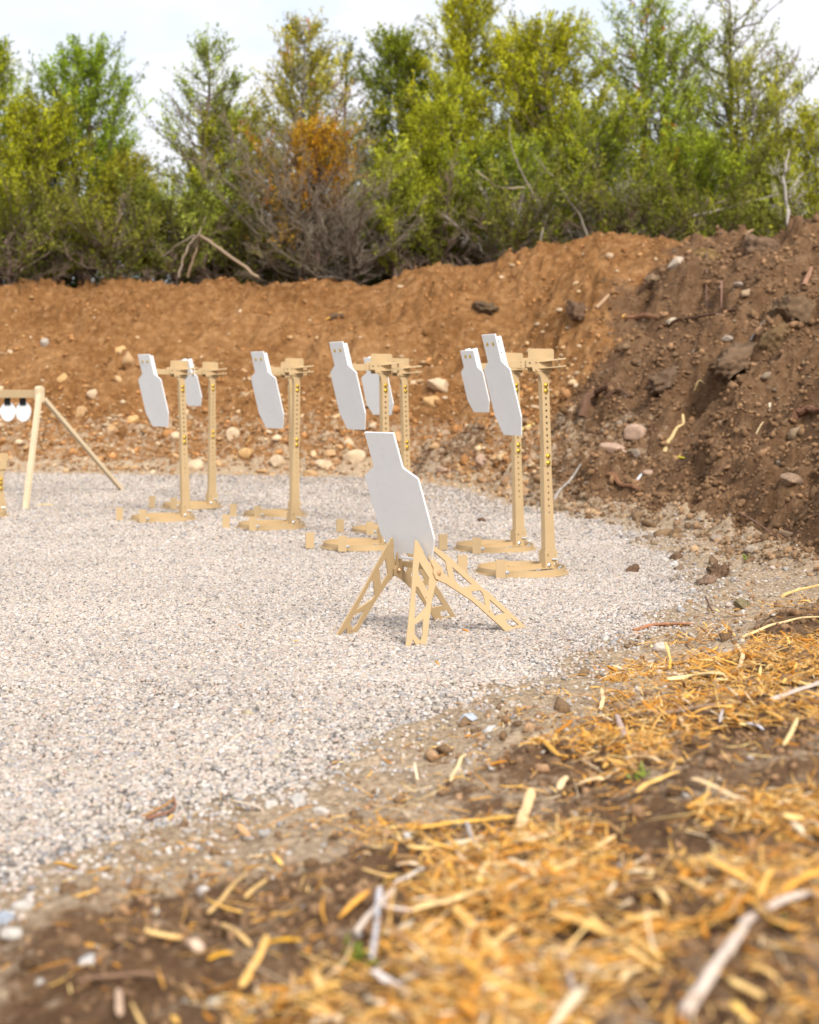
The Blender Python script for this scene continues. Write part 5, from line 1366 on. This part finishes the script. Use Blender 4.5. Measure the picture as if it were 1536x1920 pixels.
T(1040, 62, 225, 28.2, 'broad yellow green juniper with a flattish top, right of the tallest', (0.22, 0.28, 0.02), (0.40, 0.44, 0.03), 27, 1.3, conic=0.6, peak=0.5)
T(960, 300, 210, 26.8, 'mid green leaning juniper above the small orange peak of the bank', (0.15, 0.22, 0.03), (0.25, 0.33, 0.05), 28, 1.0, conic=0.55, leanx=-0.04, dead_low=0.4, bark=GREYB)
T(1195, 0, 280, 28.4, 'tall wide airy green juniper with sky showing through, behind the brown bank', (0.16, 0.24, 0.035), (0.26, 0.36, 0.05), 29, 1.15, conic=0.55, peak=0.45, airy=0.35, stems=2, orange=0.02, dens_leaf=34)
T(1110, 250, 220, 26.9, 'bushy juniper with bare grey limbs left of the airy one', (0.16, 0.23, 0.03), (0.28, 0.34, 0.04), 30, 1.05, conic=0.5, peak=0.45, dead_low=0.45, bark=GREYB)
T(1352, -40, 250, 28.8, 'tall wispy juniper with thin bare stems at the top right', GRAYG, (0.24, 0.30, 0.08), 31, 0.7, conic=0.5, airy=0.55, bare=0.25, stems=3, dens_leaf=28, peak=0.4, low=0.2)
T(1290, 300, 240, 27.0, 'dense green juniper under the wispy one', (0.14, 0.21, 0.03), (0.24, 0.32, 0.04), 32, 1.1, conic=0.5, peak=0.45)
T(1440, 150, 250, 28.0, 'broad olive green juniper at the right with a thin ragged top', (0.20, 0.25, 0.04), (0.34, 0.38, 0.06), 33, 1.0, conic=0.5, airy=0.3, stems=2, leanx=0.02, bark=GREYB)
T(1462, 90, 130, 30.5, 'sparse grey wisp of a tree at the far right skyline', GRAYG, GRAYG, 34, 0.45, airy=0.7, bare=0.4, leanx=0.02)
T(1535, 215, 150, 27.6, 'yellow green juniper cut off by the right edge of the photo', (0.22, 0.27, 0.03), (0.38, 0.42, 0.05), 35, 0.9, conic=0.6, airy=0.2, bark=GREYB)
T(1478, 320, 90, 26.2, 'pale barked bare small tree at the right above the bank', GRAYG, LIME, 36, 0.45, bare=0.8, dead_low=0.8, bark=(0.46, 0.42, 0.38), cat='bare tree', name='bare_tree', group=None)
# undergrowth, seen between the trunks
LOWS = [(20, 420, 230, 25.9), (130, 425, 200, 29.5), (230, 440, 220, 26.1), (420, 440, 220, 27.5), (500, 450, 200, 29.8), (800, 420, 240, 26.6), (880, 420, 230, 29.8), (985, 420, 220, 25.9), (1060, 410, 240, 30.2), (1190, 400, 240, 26.0),
        (1330, 390, 230, 25.6), (1420, 350, 240, 27.0), (1530, 400, 170, 25.2), (320, 455, 240, 31.0), (620, 440, 260, 31.5), (720, 430, 240, 31.0), (1250, 420, 260, 31.0), (70, 440, 240, 31.5)]
LL = ['dark green juniper shrub at the left edge under the bushy tree', 'shrub behind the trunk of the tall dense juniper', 'shrub below the small olive juniper', 'shrub just left of the dead tree, under the bushy tree',
      'shrub deep behind the left side of the dead tree', 'low grey green shrub right of the brown thicket', 'dark shrub deep behind the tallest bright juniper', 'shrub at the crest below the leaning juniper',
      'dark shrub deep behind the small orange peak', 'shrub right of the small orange peak of the bank', 'shrub on the brown crest below the dense juniper', 'shrub on the crest left of the pale bare tree',
      'shrub at the right edge on the crest', 'dark shrub far back behind the sparse tree', 'dark shrub far back behind the dead tree', 'dark shrub far back behind the young lime juniper',
      'dark shrub far back behind the airy juniper', 'dark shrub far back at the left']
for i, ((px, top, w, D), lab) in enumerate(zip(LOWS, LL)):
    dk = D > 29
    T(px, top, w, D, lab, DGREEN if dk else (0.10, 0.13, 0.035), (0.12, 0.15, 0.03) if dk else (0.20, 0.23, 0.045), 60 + i, 0.95 if not dk else 1.3, conic=0.4, peak=0.5, dead_low=0.32 if not dk else 0.15, cat='juniper shrub', name='juniper_shrub',
      group='low junipers along the bank', stems=2, dens_leaf=26, bark=BARKC, bare=0.1)

# cut pole leaning on the crossed branches above the bank, and pale bare limbs
def limb(pts, r0, r1, col, label, cat, name, D, group=None):
    P = np.array([((px - 768) / FPX * (D + dd), D + dd, CAMZ + (HORIZ - py) / FPX * (D + dd)) for px, py, dd in pts])
    t = np.linspace(0, len(P) - 1, (len(P) - 1) * 5 + 1); Q = np.stack([np.interp(t, np.arange(len(P)), P[:, c]) for c in range(3)], -1)
    r2 = np.random.default_rng(int(pts[0][0])); Q[1:-1] += r2.normal(0, 0.012, (len(Q) - 2, 3))
    o0 = Q[0].copy()
    V, F, C = tubes([(Q - o0, np.linspace(r0, r1, len(Q)), np.array(col))])
    o = link(name, mesh_np(name, V, F, C, True), M_BARK); o.location = o0
    return tag(o, label, cat, group)
limb([(372, 440, 0), (420, 472, -.4), (486, 520, -.8)], 0.032, 0.028, (0.38, 0.27, 0.18), 'cut brown pole slanting down right to the crest, from the crossed branches', 'fallen pole', 'fallen_pole', 25.5)
limb([(335, 520, 0), (350, 462, 0), (372, 440, 0), (386, 405, .1)], 0.024, 0.012, (0.33, 0.25, 0.18), 'upright pale branch holding up the cut pole', 'branch', 'branch', 25.4)
limb([(352, 520, 0), (368, 470, 0), (374, 440, 0)], 0.024, 0.018, (0.30, 0.20, 0.13), 'second prop branch under the cut pole, reddish brown', 'branch', 'branch', 25.6)
limb([(305, 480, 0.2), (345, 452, 0), (376, 438, 0)], 0.012, 0.014, (0.32, 0.26, 0.19), 'thin branch reaching left from the crossed branches', 'branch', 'branch', 25.5)
limb([(1012, 478, -.6), (1025, 405, 0), (985, 340, 0.2), (957, 270, .2), (955, 230, .2)], 0.026, 0.008, (0.30, 0.25, 0.20), 'long curved grey dead limb arching left of the small orange peak', 'dead limb', 'dead_limb', 25.6)
limb([(1105, 450, -.4), (1085, 400, 0), (1035, 330, 0.2), (1000, 290, .3)], 0.024, 0.008, (0.28, 0.23, 0.18), 'grey dead limb rising left from the small orange peak', 'dead limb', 'dead_limb', 25.4)
limb([(895, 320, 0), (930, 350, 0), (985, 352, 0)], 0.014, 0.02, (0.44, 0.34, 0.24), 'thin curved tan twig in front of the leaning juniper', 'twig', 'twig', 25.8)
limb([(1300, 405, 0.2), (1380, 385, 0), (1460, 365, 0)], 0.02, 0.012, (0.40, 0.34, 0.28), 'long level grey limb near the right edge', 'dead limb', 'dead_limb', 25.4)
limb([(1484, 440, -.5), (1470, 330, 0), (1480, 280, 0.1)], 0.04, 0.015, (0.42, 0.37, 0.32), 'pale grey bare leafless tree stem standing at the right above the bank', 'bare tree', 'bare_tree', 24.6)
